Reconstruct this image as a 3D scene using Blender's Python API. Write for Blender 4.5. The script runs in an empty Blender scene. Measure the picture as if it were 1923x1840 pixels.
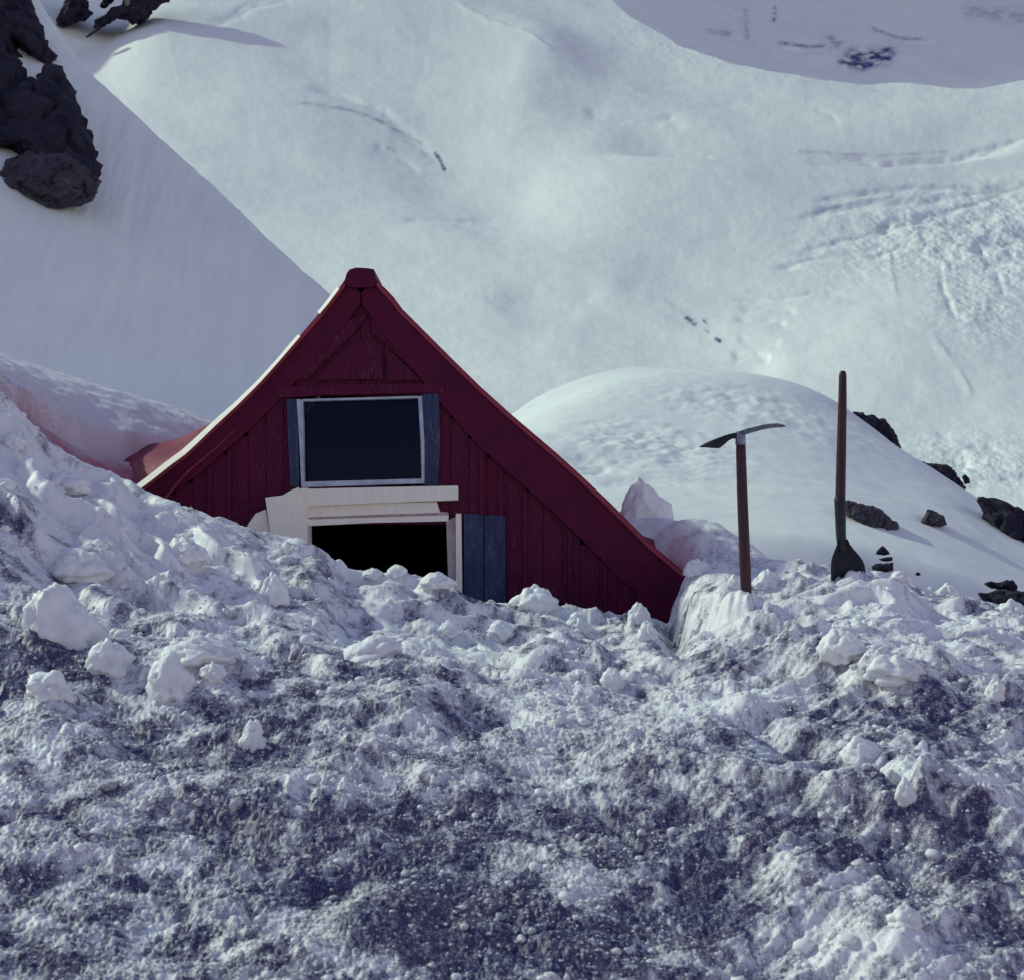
import bpy, bmesh, math, random
import numpy as np
from mathutils import Vector, noise as mn

random.seed(7)
rng = np.random.default_rng(11)
F, CU, HV = 2321.0, 961.5, 1000.0      # focal length in photo pixels, centre column, horizon row
SUN = Vector((-0.74, 0.37, 0.56)).normalized()
scene = bpy.context.scene
COL = scene.collection

# ------------------------------------------------------------------ utilities
def W(u, v, y):
    """world point at distance y that the photo shows at (u, v)"""
    return ((u - CU) / F * y, y, (HV - v) / F * y)

def tag(o, label=None, cat=None, group=None, kind=None):
    if label: o['label'] = label
    if cat: o['category'] = cat
    if group: o['group'] = group
    if kind: o['kind'] = kind
    return o

def link(name, me, mat=None, parent=None, smooth=False):
    o = bpy.data.objects.new(name, me)
    COL.objects.link(o)
    if mat: me.materials.append(mat)
    if parent: o.parent = parent
    if smooth:
        me.polygons.foreach_set('use_smooth', np.ones(len(me.polygons), dtype=bool))
    return o

def empty(name, loc=(0, 0, 0)):
    o = bpy.data.objects.new(name, None)
    o.location = loc
    o.empty_display_size = 0.1
    COL.objects.link(o)
    return o

def np_mesh(name, V, Q, attrs=None):
    """V (n,3), Q (m,k) faces"""
    me = bpy.data.meshes.new(name)
    n, (m, k) = len(V), Q.shape
    me.vertices.add(n); me.vertices.foreach_set('co', V.astype(np.float32).ravel())
    me.loops.add(m * k); me.loops.foreach_set('vertex_index', Q.astype(np.int32).ravel())
    me.polygons.add(m)
    me.polygons.foreach_set('loop_start', np.arange(0, m * k, k, dtype=np.int32))
    me.polygons.foreach_set('loop_total', np.full(m, k, dtype=np.int32))
    me.update(calc_edges=True)
    for nm, a in (attrs or {}).items():
        at = me.attributes.new(nm, 'FLOAT', 'POINT')
        at.data.foreach_set('value', a.astype(np.float32).ravel())
    return me

def grid_faces(r, c):
    i = np.arange(r * c).reshape(r, c)
    return np.stack([i[:-1, :-1], i[:-1, 1:], i[1:, 1:], i[1:, :-1]], -1).reshape(-1, 4)

# ---- lattice noise
TAB = rng.random((512, 512)) * 2 - 1
TABX = np.cos(TAB * math.pi); TABY = np.sin(TAB * math.pi)
def gnoise(x, y):
    xi = np.floor(x).astype(np.int64); yi = np.floor(y).astype(np.int64)
    fx = x - xi; fy = y - yi
    ux = fx * fx * fx * (fx * (fx * 6 - 15) + 10); uy = fy * fy * fy * (fy * (fy * 6 - 15) + 10)
    def g(a, b, dx, dy):
        i = (xi + a) & 511; j = (yi + b) & 511
        return TABX[i, j] * dx + TABY[i, j] * dy
    n00 = g(0, 0, fx, fy); n10 = g(1, 0, fx - 1, fy)
    n01 = g(0, 1, fx, fy - 1); n11 = g(1, 1, fx - 1, fy - 1)
    return ((n00 * (1 - ux) + n10 * ux) * (1 - uy) + (n01 * (1 - ux) + n11 * ux) * uy) * 1.5

def fbm(x, y, oct=4, gain=0.5, lac=2.03):
    s = 0; a = 1
    for k in range(oct):
        s = s + a * gnoise(x + 17.3 * k, y - 9.1 * k); a *= gain; x = x * lac; y = y * lac
    return s

def domes(x, y, f, seed, rlo, rhi, part):
    """height in metres of rounded lumps scattered f to the metre; part of them is left out"""
    x = x * f; y = y * f
    xi = np.floor(x).astype(np.int64); yi = np.floor(y).astype(np.int64)
    best = np.zeros(x.shape)
    for a in (-1, 0, 1):
        for b in (-1, 0, 1):
            i = (xi + a + seed * 37) & 511; j = (yi + b + seed * 91) & 511
            t = TAB[i, j]; t2 = TAB[j, i]
            R = rlo + (rhi - rlo) * (t * t); ok = (TAB[(i + 7) & 511, j] * .5 + .5) < part
            d = ((x - xi - a - .5 - .45 * t2) ** 2 + (y - yi - b - .5 - .45 * t) ** 2) / (R * R)
            best = np.maximum(best, np.where(ok, np.sqrt(np.clip(1 - d, 0, 1)) * R, 0))
    return best / f

def sstep(a, b, x):
    t = np.clip((x - a) / (b - a), 0, 1)
    return t * t * (3 - 2 * t)

def polydist(x, y, pts):
    """distance, sign (positive to the left hand of travel), and 0..1 position along"""
    best = np.full(x.shape, 1e9); sg = np.ones(x.shape); tt = np.zeros(x.shape)
    n = len(pts) - 1
    for k in range(n):
        ax, ay = pts[k]; bx, by = pts[k + 1]
        dx, dy = bx - ax, by - ay; L = dx * dx + dy * dy
        t = np.clip(((x - ax) * dx + (y - ay) * dy) / L, 0, 1)
        ex = x - ax - t * dx; ey = y - ay - t * dy
        d = ex * ex + ey * ey
        m = d < best
        best = np.where(m, d, best)
        sg = np.where(m, np.sign(dx * (y - ay) - dy * (x - ax)), sg)
        tt = np.where(m, (k + t) / n, tt)
    return np.sqrt(best), sg, tt

class RBF:
    """thin plate through scattered heights"""
    def __init__(s, pts, smooth=1e-3):
        P = np.array(pts, float); s.P = P[:, :2]; n = len(P)
        s.sc = np.ptp(s.P, axis=0).max(); s.Q = s.P / s.sc
        K = s.k(np.linalg.norm(s.Q[:, None] - s.Q[None], axis=-1)) + np.eye(n) * smooth
        B = np.c_[np.ones(n), s.Q]
        A = np.block([[K, B], [B.T, np.zeros((3, 3))]])
        s.w = np.linalg.solve(A, np.r_[P[:, 2], 0, 0, 0])
    def k(s, r):
        return r * r * np.log(r + 1e-9)
    def __call__(s, x, y):
        x = np.asarray(x, float) / s.sc; y = np.asarray(y, float) / s.sc
        z = s.w[-3] + s.w[-2] * x + s.w[-1] * y
        for (px, py), w in zip(s.Q, s.w[:-3]):
            z = z + w * s.k(np.hypot(x - px, y - py))
        return z

# ------------------------------------------------------------------ materials
def mat(name):
    m = bpy.data.materials.new(name); m.use_nodes = True
    nt = m.node_tree; b = nt.nodes['Principled BSDF']
    return m, nt, b

def N(nt, t, **kw):
    n = nt.nodes.new(t)
    for k, v in kw.items(): setattr(n, k, v)
    return n

def noise_node(nt, scale, detail=4, rough=0.55, coord='Object', stretch=None, dist=0.0):
    tc = N(nt, 'ShaderNodeTexCoord'); mp = N(nt, 'ShaderNodeMapping')
    nt.links.new(tc.outputs[coord], mp.inputs[0])
    if stretch: mp.inputs['Scale'].default_value = stretch
    n = N(nt, 'ShaderNodeTexNoise'); nt.links.new(mp.outputs[0], n.inputs['Vector'])
    n.inputs['Scale'].default_value = scale; n.inputs['Detail'].default_value = detail
    n.inputs['Roughness'].default_value = rough; n.inputs['Distortion'].default_value = dist
    return n

def ramp(nt, src, stops):
    r = N(nt, 'ShaderNodeValToRGB'); nt.links.new(src, r.inputs[0])
    e = r.color_ramp.elements
    while len(e) < len(stops): e.new(0.5)
    for el, (p, c) in zip(e, stops):
        el.position = p; el.color = (c, c, c, 1) if not hasattr(c, '__len__') else (*c, 1)
    return r

def mixc(nt, fac, a, b):
    m = N(nt, 'ShaderNodeMix', data_type='RGBA')
    if hasattr(fac, 'links'): nt.links.new(fac, m.inputs[0])
    else: m.inputs[0].default_value = fac
    for s, i in ((a, 6), (b, 7)):
        if hasattr(s, 'links'): nt.links.new(s, m.inputs[i])
        else: m.inputs[i].default_value = (*s, 1)
    return m.outputs[2]

def math_(nt, op, a, b=None, clamp=False):
    m = N(nt, 'ShaderNodeMath', operation=op); m.use_clamp = clamp
    for s, i in ((a, 0), (b, 1)):
        if s is None: continue
        if hasattr(s, 'links'): nt.links.new(s, m.inputs[i])
        else: m.inputs[i].default_value = s
    return m.outputs[0]

def bump(nt, b, h, strength, dist):
    bp = N(nt, 'ShaderNodeBump'); bp.inputs['Strength'].default_value = strength
    bp.inputs['Distance'].default_value = dist
    nt.links.new(h, bp.inputs['Height']); nt.links.new(bp.outputs[0], b.inputs['Normal'])

SNOW = (0.74, 0.735, 0.745)
def snow_near():
    m, nt, b = mat('old_snow')
    at = N(nt, 'ShaderNodeAttribute', attribute_name='dirt_shade')
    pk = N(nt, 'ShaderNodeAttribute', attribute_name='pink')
    n1 = noise_node(nt, 55, 5, 0.7); n2 = noise_node(nt, 220, 3, 0.7)
    n3 = noise_node(nt, 9, 4, 0.6)
    s = math_(nt, 'ADD', math_(nt, 'MULTIPLY', n1.outputs[0], 1.1), math_(nt, 'MULTIPLY', n2.outputs[0], 0.9))
    s = math_(nt, 'SUBTRACT', s, 1.0)                       # about -.4 .. .4
    d = math_(nt, 'ADD', at.outputs['Fac'], math_(nt, 'MULTIPLY', s, 1.25))
    r = ramp(nt, d, [(0.15, 0.0), (1.0, 1.0)])
    hue = mixc(nt, ramp(nt, n3.outputs[0], [(0.4, 0.0), (0.65, 1.0)]).outputs[0], (0.034, 0.031, 0.105), (0.062, 0.044, 0.105))  # violet for real dirt and for the bluish shadow tone painted with it
    c = mixc(nt, r.outputs[0], SNOW, hue)
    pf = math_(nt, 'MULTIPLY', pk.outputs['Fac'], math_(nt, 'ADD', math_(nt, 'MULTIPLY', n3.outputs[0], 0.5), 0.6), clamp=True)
    c = mixc(nt, pf, c, (0.36, 0.045, 0.10))  # red light bounced off the roof, painted in, with a slight stain
    nt.links.new(c, b.inputs['Base Color'])
    b.inputs['Roughness'].default_value = 0.55
    b.inputs['Specular IOR Level'].default_value = 0.35
    b.inputs['Subsurface Weight'].default_value = 0.35
    b.inputs['Subsurface Radius'].default_value = (0.7, 0.9, 1.0)
    b.inputs['Subsurface Scale'].default_value = 0.012
    bump(nt, b, math_(nt, 'ADD', n2.outputs[0], n1.outputs[0]), 0.28, 0.0025)
    return m

def snow_far(name, color, bscale, bdist, bstr=0.5, stretch=None, detail=6):
    m, nt, b = mat(name)
    ic = N(nt, 'ShaderNodeAttribute', attribute_name='ice')
    n1 = noise_node(nt, bscale, detail, 0.6, stretch=stretch)
    n2 = noise_node(nt, bscale * 0.13, 4, 0.55)
    c = mixc(nt, ramp(nt, n2.outputs[0], [(0.3, 0.0), (0.7, 1.0)]).outputs[0], color, tuple(x * y for x, y in zip(color, (0.93, 0.93, 0.97))))
    k = math_(nt, 'ADD', ic.outputs['Fac'], math_(nt, 'MULTIPLY', math_(nt, 'SUBTRACT', n1.outputs[0], 0.5), math_(nt, 'MULTIPLY', ic.outputs['Fac'], 1.6)), clamp=True)
    c = mixc(nt, k, c, (0.035, 0.045, 0.17))  # dark blue of bare ice, also used for painted crevasse shade
    nt.links.new(c, b.inputs['Base Color'])
    b.inputs['Roughness'].default_value = 0.7
    b.inputs['Specular IOR Level'].default_value = 0.2
    bump(nt, b, n1.outputs[0], bstr, bdist)
    return m

M_NEAR = snow_near()
M_MID = snow_far('firn_snow', (0.80, 0.84, 0.78), 5.0, 0.012, 0.35)
M_FAR = snow_far('glacier_snow', (0.83, 0.87, 0.79), 0.10, 0.16, 0.4, stretch=(1, 0.4, 1), detail=5)

def chunk_mat():
    m, nt, b = mat('lump_snow')
    n1 = noise_node(nt, 60, 4, 0.6); n2 = noise_node(nt, 14, 4, 0.6)
    f = ramp(nt, n2.outputs[0], [(0.50, 0.0), (0.75, 0.5)])
    c = mixc(nt, f.outputs[0], (0.80, 0.80, 0.80), (0.50, 0.48, 0.56))
    nt.links.new(c, b.inputs['Base Color'])
    b.inputs['Roughness'].default_value = 0.5
    b.inputs['Subsurface Weight'].default_value = 0.25
    b.inputs['Subsurface Radius'].default_value = (0.6, 0.9, 1.0)
    b.inputs['Subsurface Scale'].default_value = 0.03
    n3 = noise_node(nt, 170, 3, 0.7)
    bump(nt, b, math_(nt, 'ADD', n1.outputs[0], n3.outputs[0]), 0.6, 0.006)
    return m
M_LUMP = chunk_mat()

def paint(name, col, col2, scale=8, stretch=None, rough=0.6, bs=0.3, worn=None, wornat=0.66):
    m, nt, b = mat(name)
    n1 = noise_node(nt, scale, 6, 0.65, stretch=stretch); n2 = noise_node(nt, scale * 6, 4, 0.6, stretch=stretch)
    c = mixc(nt, ramp(nt, n1.outputs[0], [(0.35, 0.0), (0.68, 1.0)]).outputs[0], col, col2)
    if worn:
        w = math_(nt, 'ADD', n2.outputs[0], math_(nt, 'MULTIPLY', n1.outputs[0], 0.3))
        c = mixc(nt, ramp(nt, w, [(wornat + 0.12, 0.0), (wornat + 0.2, 1.0)]).outputs[0], c, worn)
    nt.links.new(c, b.inputs['Base Color']); b.inputs['Roughness'].default_value = rough; b.inputs['Specular IOR Level'].default_value = 0.12
    bump(nt, b, n2.outputs[0], bs, 0.004)
    return m
WS = (6, 6, 0.7)
M_RED = paint('red_board_paint', (0.098, 0.0055, 0.032), (0.058, 0.004, 0.027), 4, WS, worn=(0.13, 0.03, 0.06), wornat=0.62)
M_RED2 = paint('red_fascia_paint', (0.096, 0.0055, 0.032), (0.062, 0.004, 0.027), 5, (1, 1, 1))
M_ROOF = paint('red_roof_sheet', (0.30, 0.045, 0.07), (0.23, 0.035, 0.06), 6, None, 0.5)
M_CREAM = paint('cream_paint', (0.86, 0.80, 0.70), (0.78, 0.72, 0.64), 9, (3, 3, 1), worn=(0.3, 0.2, 0.2), wornat=0.74)
M_PINK = paint('weathered_pinkish_paint', (0.52, 0.42, 0.43), (0.36, 0.27, 0.29), 11, (2, 2, 1), worn=(0.12, 0.05, 0.06))
M_BLUE = paint('blue_grey_board', (0.026, 0.034, 0.085), (0.05, 0.062, 0.12), 9, (3, 3, 0.6), worn=(0.11, 0.13, 0.19), wornat=0.62)
M_WHITE = paint('white_window_paint', (0.48, 0.52, 0.60), (0.30, 0.32, 0.42), 14)
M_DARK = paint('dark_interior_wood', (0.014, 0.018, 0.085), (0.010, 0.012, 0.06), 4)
M_SHAFT = paint('varnished_ash_shaft', (0.070, 0.034, 0.040), (0.035, 0.020, 0.032), 10, (8, 8, 0.5), 0.45)
M_STEEL = paint('worn_steel', (0.22, 0.24, 0.30), (0.10, 0.11, 0.15), 30, None, 0.35)
M_STEEL.node_tree.nodes['Principled BSDF'].inputs['Metallic'].default_value = 0.6
M_IRON = paint('blackened_iron', (0.020, 0.022, 0.035), (0.035, 0.035, 0.05), 25, None, 0.5)

def rock_mat(name, a, b_, c_=None):
    m, nt, b = mat(name)
    n1 = noise_node(nt, 1.3, 8, 0.7, dist=0.6); n2 = noise_node(nt, 7, 6, 0.7)
    c = mixc(nt, ramp(nt, n1.outputs[0], [(0.35, 0.0), (0.65, 1.0)]).outputs[0], a, b_)
    c = mixc(nt, ramp(nt, n2.outputs[0], [(0.55, 0.0), (0.8, 0.7)]).outputs[0], c, c_ or b_)
    nt.links.new(c, b.inputs['Base Color']); b.inputs['Roughness'].default_value = 0.85
    b.inputs['Specular IOR Level'].default_value = 0.25
    bump(nt, b, n2.outputs[0], 0.8, 0.06)
    return m
M_ROCK = rock_mat('dark_rock', (0.010, 0.010, 0.028), (0.030, 0.026, 0.042), (0.085, 0.065, 0.070))
M_ROCK2 = rock_mat('grey_rock', (0.030, 0.028, 0.045), (0.075, 0.065, 0.085), (0.12, 0.10, 0.12))

def glass_mat():
    m, nt, b = mat('window_glass')
    b.inputs['Base Color'].default_value = (0.2, 0.22, 0.35, 1)
    b.inputs['Specular Tint'].default_value = (0.2, 0.22, 0.5, 1)
    b.inputs['Roughness'].default_value = 0.06
    b.inputs['Transmission Weight'].default_value = 1.0
    b.inputs['IOR'].default_value = 1.35
    return m
M_GLASS = glass_mat()

# ------------------------------------------------------------------ near snow bank (height over x, y)
EDGE = [(.93, 8.6), (.90, 7.4), (.84, 6.4), (.80, 5.7), (.78, 5.3), (.84, 5.0), (1.0, 4.8), (1.4, 4.6), (2.0, 4.4), (3.5, 4.6), (9, 5)]
ST = 0.16
def block_step(x, y, rough=True):
    d, sg, t = polydist(x, y, EDGE)
    w = .05 * gnoise(x * 7, y * 7) + .02 * gnoise(x * 25, y * 25) if rough else 0
    return ST * (1 - sstep(.85, 1.15, x)) * sstep(7.7, 6.7, y) * sstep(-.05, .05, d * sg + w)
LIP = [(-6, 6.0), (-3.6, 6.9), (-3.02, 7.3), (-2.82, 7.55), (-2.59, 7.85), (-2.34, 8.15), (-2.0, 8.35)]
ctrl = []
def C(u, v, d, dz=0.0):
    x, y, z = W(u, v, d); ctrl.append((x, y, z - float(block_step(np.array([x]), np.array([y]), False)[0])))
for u, v, d in [(-500, 1750, 2.1), (200, 1840, 2.1), (961, 1840, 2.2), (1923, 1840, 2.3), (2500, 1840, 2.3),
                (-400, 1450, 2.9), (0, 1500, 2.8), (500, 1500, 2.9), (961, 1500, 3.0), (1500, 1500, 3.0), (1923, 1500, 2.95), (2500, 1600, 2.95),
                (0, 1250, 3.5), (500, 1270, 3.65), (961, 1290, 3.9), (1500, 1300, 3.7), (1923, 1320, 3.6),
                (-400, 900, 4.4), (0, 1010, 4.4), (300, 1060, 4.7), (600, 1130, 4.8), (961, 1190, 4.8),
                (-400, 600, 5.6), (0, 782, 5.5), (130, 850, 5.7), (270, 922, 5.9), (380, 955, 6.0), (470, 985, 6.0), (580, 1016, 6.0),
                (640, 1052, 5.95), (680, 1070, 5.9), (745, 1078, 5.85), (850, 1100, 5.8), (950, 1132, 5.75), (1050, 1140, 5.75), (1150, 1155, 5.75), (1250, 1164, 5.7)]:
    C(u, v, d)
# right hand block beside the hut: the step itself is added later
for u, v, d, k in [(1330, 1182, 4.6, 0), (1600, 1178, 4.3, 0), (1401, 1107, 5.0, 1), (1592, 1066, 5.6, 1), (1500, 1052, 5.7, 1), (1700, 1084, 5.7, 1),
                   (1650, 1112, 5.0, .7), (1850, 1122, 5.7, 1), (1923, 1162, 5.6, 1), (2300, 1290, 5.4, 1), (1923, 1240, 4.3, .4), (1430, 1040, 6.1, 1), (1320, 994, 7.4, 1),
                   (1200, 970, 8.0, 1), (1150, 978, 8.1, 1), (1300, 1045, 6.5, 1)]:
    C(u, v, d, -ST * k)
for u, v, d in [(0, 830, 6.5), (150, 895, 6.9), (250, 935, 7.1), (0, 708, 7.3), (100, 760, 7.6), (200, 806, 7.9), (300, 822, 8.2),
                (-400, 560, 9.0), (0, 673, 9.0), (70, 692, 9.2), (150, 716, 9.3), (250, 746, 9.4), (330, 766, 9.5), (400, 796, 9.5), (540, 850, 9.5)]:
    C(u, v, d)
ctrl += [(-1.5, 0, -1.3), (0, 0, -1.45), (1.5, 0, -1.6), (-3, -1.5, -1.3), (3, -1.5, -2.0), (0, -1.5, -1.9),
         (-1.3, 6.75, -0.15), (-.8, 6.8, -.5), (-.3, 6.7, -.75), (.35, 6.7, -.75), (.75, 6.75, -.72),
         (-.9, 8.5, -.75), (0, 8.5, -.85), (0, 10, -.7), (-1, 10, -.4), (-3.5, 11.5, .8), (-6, 9, 1.9), (-5, 5, 1.2), (-2, 12, .1), (.6, 12, -.6),
         (2.0, 8, -.9), (2.8, 7.3, -1.05), (3.8, 6.8, -1.3), (1.6, 9.5, -.9), (3.5, 10, -1.5), (5, 8, -1.8), (4.5, 4, -1.7), (-7, 13, 1.5), (7, 13, -2)]
class Table:
    """the same surface read from a fine table"""
    def __init__(s, f, x0, x1, y0, y1, h):
        s.x0, s.y0, s.h = x0, y0, h
        xs = np.arange(x0, x1, h); ys = np.arange(y0, y1, h)
        X, Y = np.meshgrid(xs, ys); s.T = f(X, Y); s.n = s.T.shape
    def __call__(s, x, y):
        a = np.clip((np.asarray(x, float) - s.x0) / s.h, 0, s.n[1] - 1.001); b = np.clip((np.asarray(y, float) - s.y0) / s.h, 0, s.n[0] - 1.001)
        i = a.astype(int); j = b.astype(int); a = a - i; b = b - j; T = s.T
        return (T[j, i] * (1 - a) + T[j, i + 1] * a) * (1 - b) + (T[j + 1, i] * (1 - a) + T[j + 1, i + 1] * a) * b
near_rbf = Table(RBF(ctrl, 2e-5), -32, 32, -2.5, 15.5, .06)

# elongated drifts, clods and hollows that the photo shows: (u, v, half-length px, half-width px, angle deg, height m)
FEAT = [(150, 905, 150, 28, 25, .045), (330, 960, 190, 26, 22, .03), (190, 1020, 150, 34, 16, .055), (420, 1050, 120, 26, 18, .05), (620, 1065, 120, 22, 4, .045),
        (340, 1100, 130, 26, 38, .055), (430, 1150, 130, 18, 8, .04), (110, 1090, 90, 26, 30, -.05), (560, 1110, 110, 26, 25, -.045), (760, 1130, 90, 36, 30, -.035),
        (560, 1190, 150, 28, 14, .03), (700, 1170, 120, 22, 8, .045), (250, 1360, 200, 40, 30, -.03), (560, 1330, 160, 50, 20, -.02), (870, 1360, 60, 40, 20, -.05),
        (1150, 1190, 130, 24, 20, .03), (1330, 1240, 140, 26, 22, -.03), (1420, 1200, 130, 22, 24, .045), (1700, 1330, 190, 26, 30, -.045), (1600, 1270, 130, 26, 38, .045),
        (1760, 1270, 190, 26, 28, .035), (1500, 1400, 150, 24, 34, -.03), (1640, 1430, 120, 26, 42, .045), (1820, 1540, 160, 30, 25, .05), (1610, 1530, 180, 22, 22, .035),
        (1740, 1520, 60, 14, -30, .05), (1650, 1620, 200, 34, 38, -.035), (1560, 1700, 150, 40, 42, .04), (1780, 1650, 220, 26, 38, .02), (1450, 1480, 200, 18, 18, .025),
        (960, 1520, 90, 30, 15, .02), (1080, 1500, 140, 30, 20, -.02), (900, 1700, 120, 60, 10, -.02), (1050, 1620, 110, 40, 5, .02), (400, 1560, 230, 50, 15, -.012), (760, 1450, 160, 26, 12, .02),
        (1560, 1120, 160, 16, 14, .03), (1700, 1140, 160, 18, 18, .035), (1820, 1170, 120, 30, 20, .04), (1480, 1150, 160, 16, 12, .02)]
FW = []
def smooth_h(x, y):
    z = near_rbf(x, y)
    d, sg, t = polydist(x, y, LIP)
    s = -d * sg                                              # in front of the lip of the far bank the snow is cut down
    z = z - .17 * sstep(-.03, .05, s) * np.exp(-np.clip(s, 0, None) / .35) * sstep(-1.95, -2.1, x)
    return z + block_step(x, y)
def hit(u, v, y0=1.6, y1=9.0, fn=None, steps=700):
    """where the sight line through (u, v) meets the near snow"""
    fn = fn or smooth_h
    y = np.linspace(y0, y1, steps); x = (u - CU) / F * y; z = (HV - v) / F * y
    g = fn(x, y) - z
    k = np.argmax(g > 0) if (g > 0).any() else np.argmax(g)
    return x[k], y[k], fn(np.array([x[k]]), np.array([y[k]]))[0]
for (u, v, a, b, ang, h) in FEAT:
    x, y, z = hit(u, v)
    # size in px -> metres in the ground plane; foreshortened across
    s = y / F; ca, sa = math.cos(math.radians(ang)), math.sin(math.radians(ang))
    # long axis in the image goes right+down: in the plan right + towards the camera
    dx, dy = ca * a * s, -sa * a * s * 2.3
    L = math.hypot(dx, dy); FW.append((x, y, dx / L, dy / L, L, b * s * 2.0, h * .7))

def raw_h(x, y, fine=True):
    z = smooth_h(x, y)
    wx = .05 * fbm(x * 4 + 3, y * 4, 3); wy = .05 * fbm(x * 4 - 8, y * 4 + 5, 3)
    for (fx, fy, ux, uy, L, w, h) in FW:
        a = ((x + wx - fx) * ux + (y + wy - fy) * uy) / L; b = (-(x + wx - fx) * uy + (y + wy - fy) * ux) / w
        m = (np.abs(a) < 2.2) & (np.abs(b) < 2.6)
        z = z + np.where(m, h * np.exp(-a ** 4 * .8) * np.exp(-b * b * np.where(b < 0, 1.8, .8)), 0)
    fy = sstep(9.5, 7.5, y) * .7 + .3
    z = z + .040 * fbm(x * 1.5, y * 1.5, 3) * fy
    # streaks running down to the right, strongest lower right
    sx = (x * .80 + y * .60); sy = (-x * .60 + y * .80)
    sr = .25 + .75 * sstep(.0, .9, x)
    rb = sstep(.10, .24, x / np.maximum(y, .5)) * sstep(4.6, 3.6, y)
    z = z + (.016 * sr + .016 * rb) * fbm(sx * 1.7, sy * 9, 4, .5)
    sx2 = (x * .95 - y * .3); sy2 = (x * .3 + y * .95)
    z = z + .012 * (1 - .6 * sstep(.2, 1, x)) * fbm(sx2 * 3.5, sy2 * 9, 3, .55)
    # melt ledges: they climb slowly and break off towards the camera, running down to the right
    wv = .9 * fbm(x * 1.3, y * 1.3 + 11, 3)
    ph = (y * .93 + x * .36) * 2.7 + wv
    fr = ph - np.floor(ph); saw = np.where(fr < .22, sstep(0, .22, fr), 1 - (fr - .22) / .78)
    am = sstep(-.1, .5, fbm(x * 1.1 + 40, y * 1.6, 2) + .35 * sstep(.6, -.6, x)) * sstep(3.2, 4.3, y) * sstep(6.6, 5.9, y)
    z = z + .058 * saw * am
    ph = (y * .85 + x * .62) * 4.6 + 1.3 * fbm(x * 1.7 + 9, y * 1.7, 3)
    fr = ph - np.floor(ph); saw = np.where(fr < .25, sstep(0, .25, fr), 1 - (fr - .25) / .75)
    z = z + .020 * saw * sstep(-.05, .5, fbm(x * 1.6 + 4, y * 1.6 + 8, 2) + .25 * sstep(-.2, .8, x)) * sstep(2.2, 3.0, y) * sstep(7, 6, y)
    if fine:
        lump = fbm(x * 2.6 + 7, y * 2.6, 3)                  # where it is cloddy
        far = sstep(3.0, 4.8, y); cl = sstep(-.35, .5, lump + .15 * far)
        px = x + .012 * fbm(x * 22, y * 22, 2); py = y + .012 * fbm(x * 22 + 9, y * 22 + 5, 2)
        near_ = sstep(9.0, 6.3, y)
        cl = cl * (1 - .55 * sstep(.1, -.9, x) * sstep(4.1, 5.0, y))
        low = sstep(4.6, 3.4, y) * (1 - .45 * rb)
        z = z + .014 * fbm(px * 6.0, py * 5.0, 3, .5) * (.3 + .7 * near_)
        z = z + .62 * domes(px, py * .8, 6.5, 1, .10, .52, .16) * cl * far * near_
        z = z + .60 * domes(px + 3, py * .85, 12, 2, .10, .55, .34) * cl * (.25 + .75 * far) * near_
        z = z + .62 * domes(px, py * .85 + 5, 27, 3, .12, .60, .42) * (.12 + .88 * cl) * sstep(8, 5.5, y)
        z = z + .70 * domes(px + 1, py * .85, 62, 4, .2, .65, .6) * sstep(6.0, 4.6, y) * (.35 + .65 * low) * (.45 + .55 * sstep(-.4, .4, fbm(x * 4, y * 4, 2)))
        z = z + .75 * domes(px + 2, py * .85, 125, 5, .25, .7, .8) * low
        z = z + .0020 * fbm(x * 60, y * 50, 3, .6) * (.4 + .6 * low) * sstep(8, 5, y)
    # keep the front gap of the hut free
    return z

CREST = [(-200, 640), (0, 735), (26, 756), (56, 792), (87, 822), (113, 844), (148, 866), (187, 879), (226, 892), (261, 918), (304, 933), (348, 950), (383, 963), (417, 971), (461, 989), (504, 1002), (556, 1009), (587, 1020), (622, 1042),
         (639, 1057), (660, 1070), (720, 1076), (800, 1082), (850, 1100), (880, 1122), (950, 1134), (1060, 1134), (1150, 1150), (1200, 1158), (1262, 1163), (1276, 1120), (1288, 1068), (1330, 1058), (1400, 1046), (1500, 1053),
         (1560, 1062), (1640, 1071), (1700, 1086), (1760, 1110), (1850, 1126), (1923, 1152), (2200, 1250)]
cu_ = np.arange(-240, 2161, 8.0); cy_ = np.arange(4.5, 6.85, .02)
_U, _Y = np.meshgrid(cu_, cy_); _V = HV - raw_h((_U - CU) / F * _Y, _Y) / _Y * F
_c = _V.min(0) - np.interp(cu_, [p[0] for p in CREST], [p[1] for p in CREST])      # px too low (+) or too high (-)
_k = np.hanning(9); _c = np.convolve(np.pad(_c, 4, mode='edge'), _k / _k.sum(), 'valid')
def near_h(x, y, fine=True):
    ys = np.maximum(y, .5); u = x / ys * F + CU
    return raw_h(x, y, fine) + np.interp(u, cu_, _c) * ys / F * sstep(3.6, 5.0, y) * sstep(7.4, 6.7, y)

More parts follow.
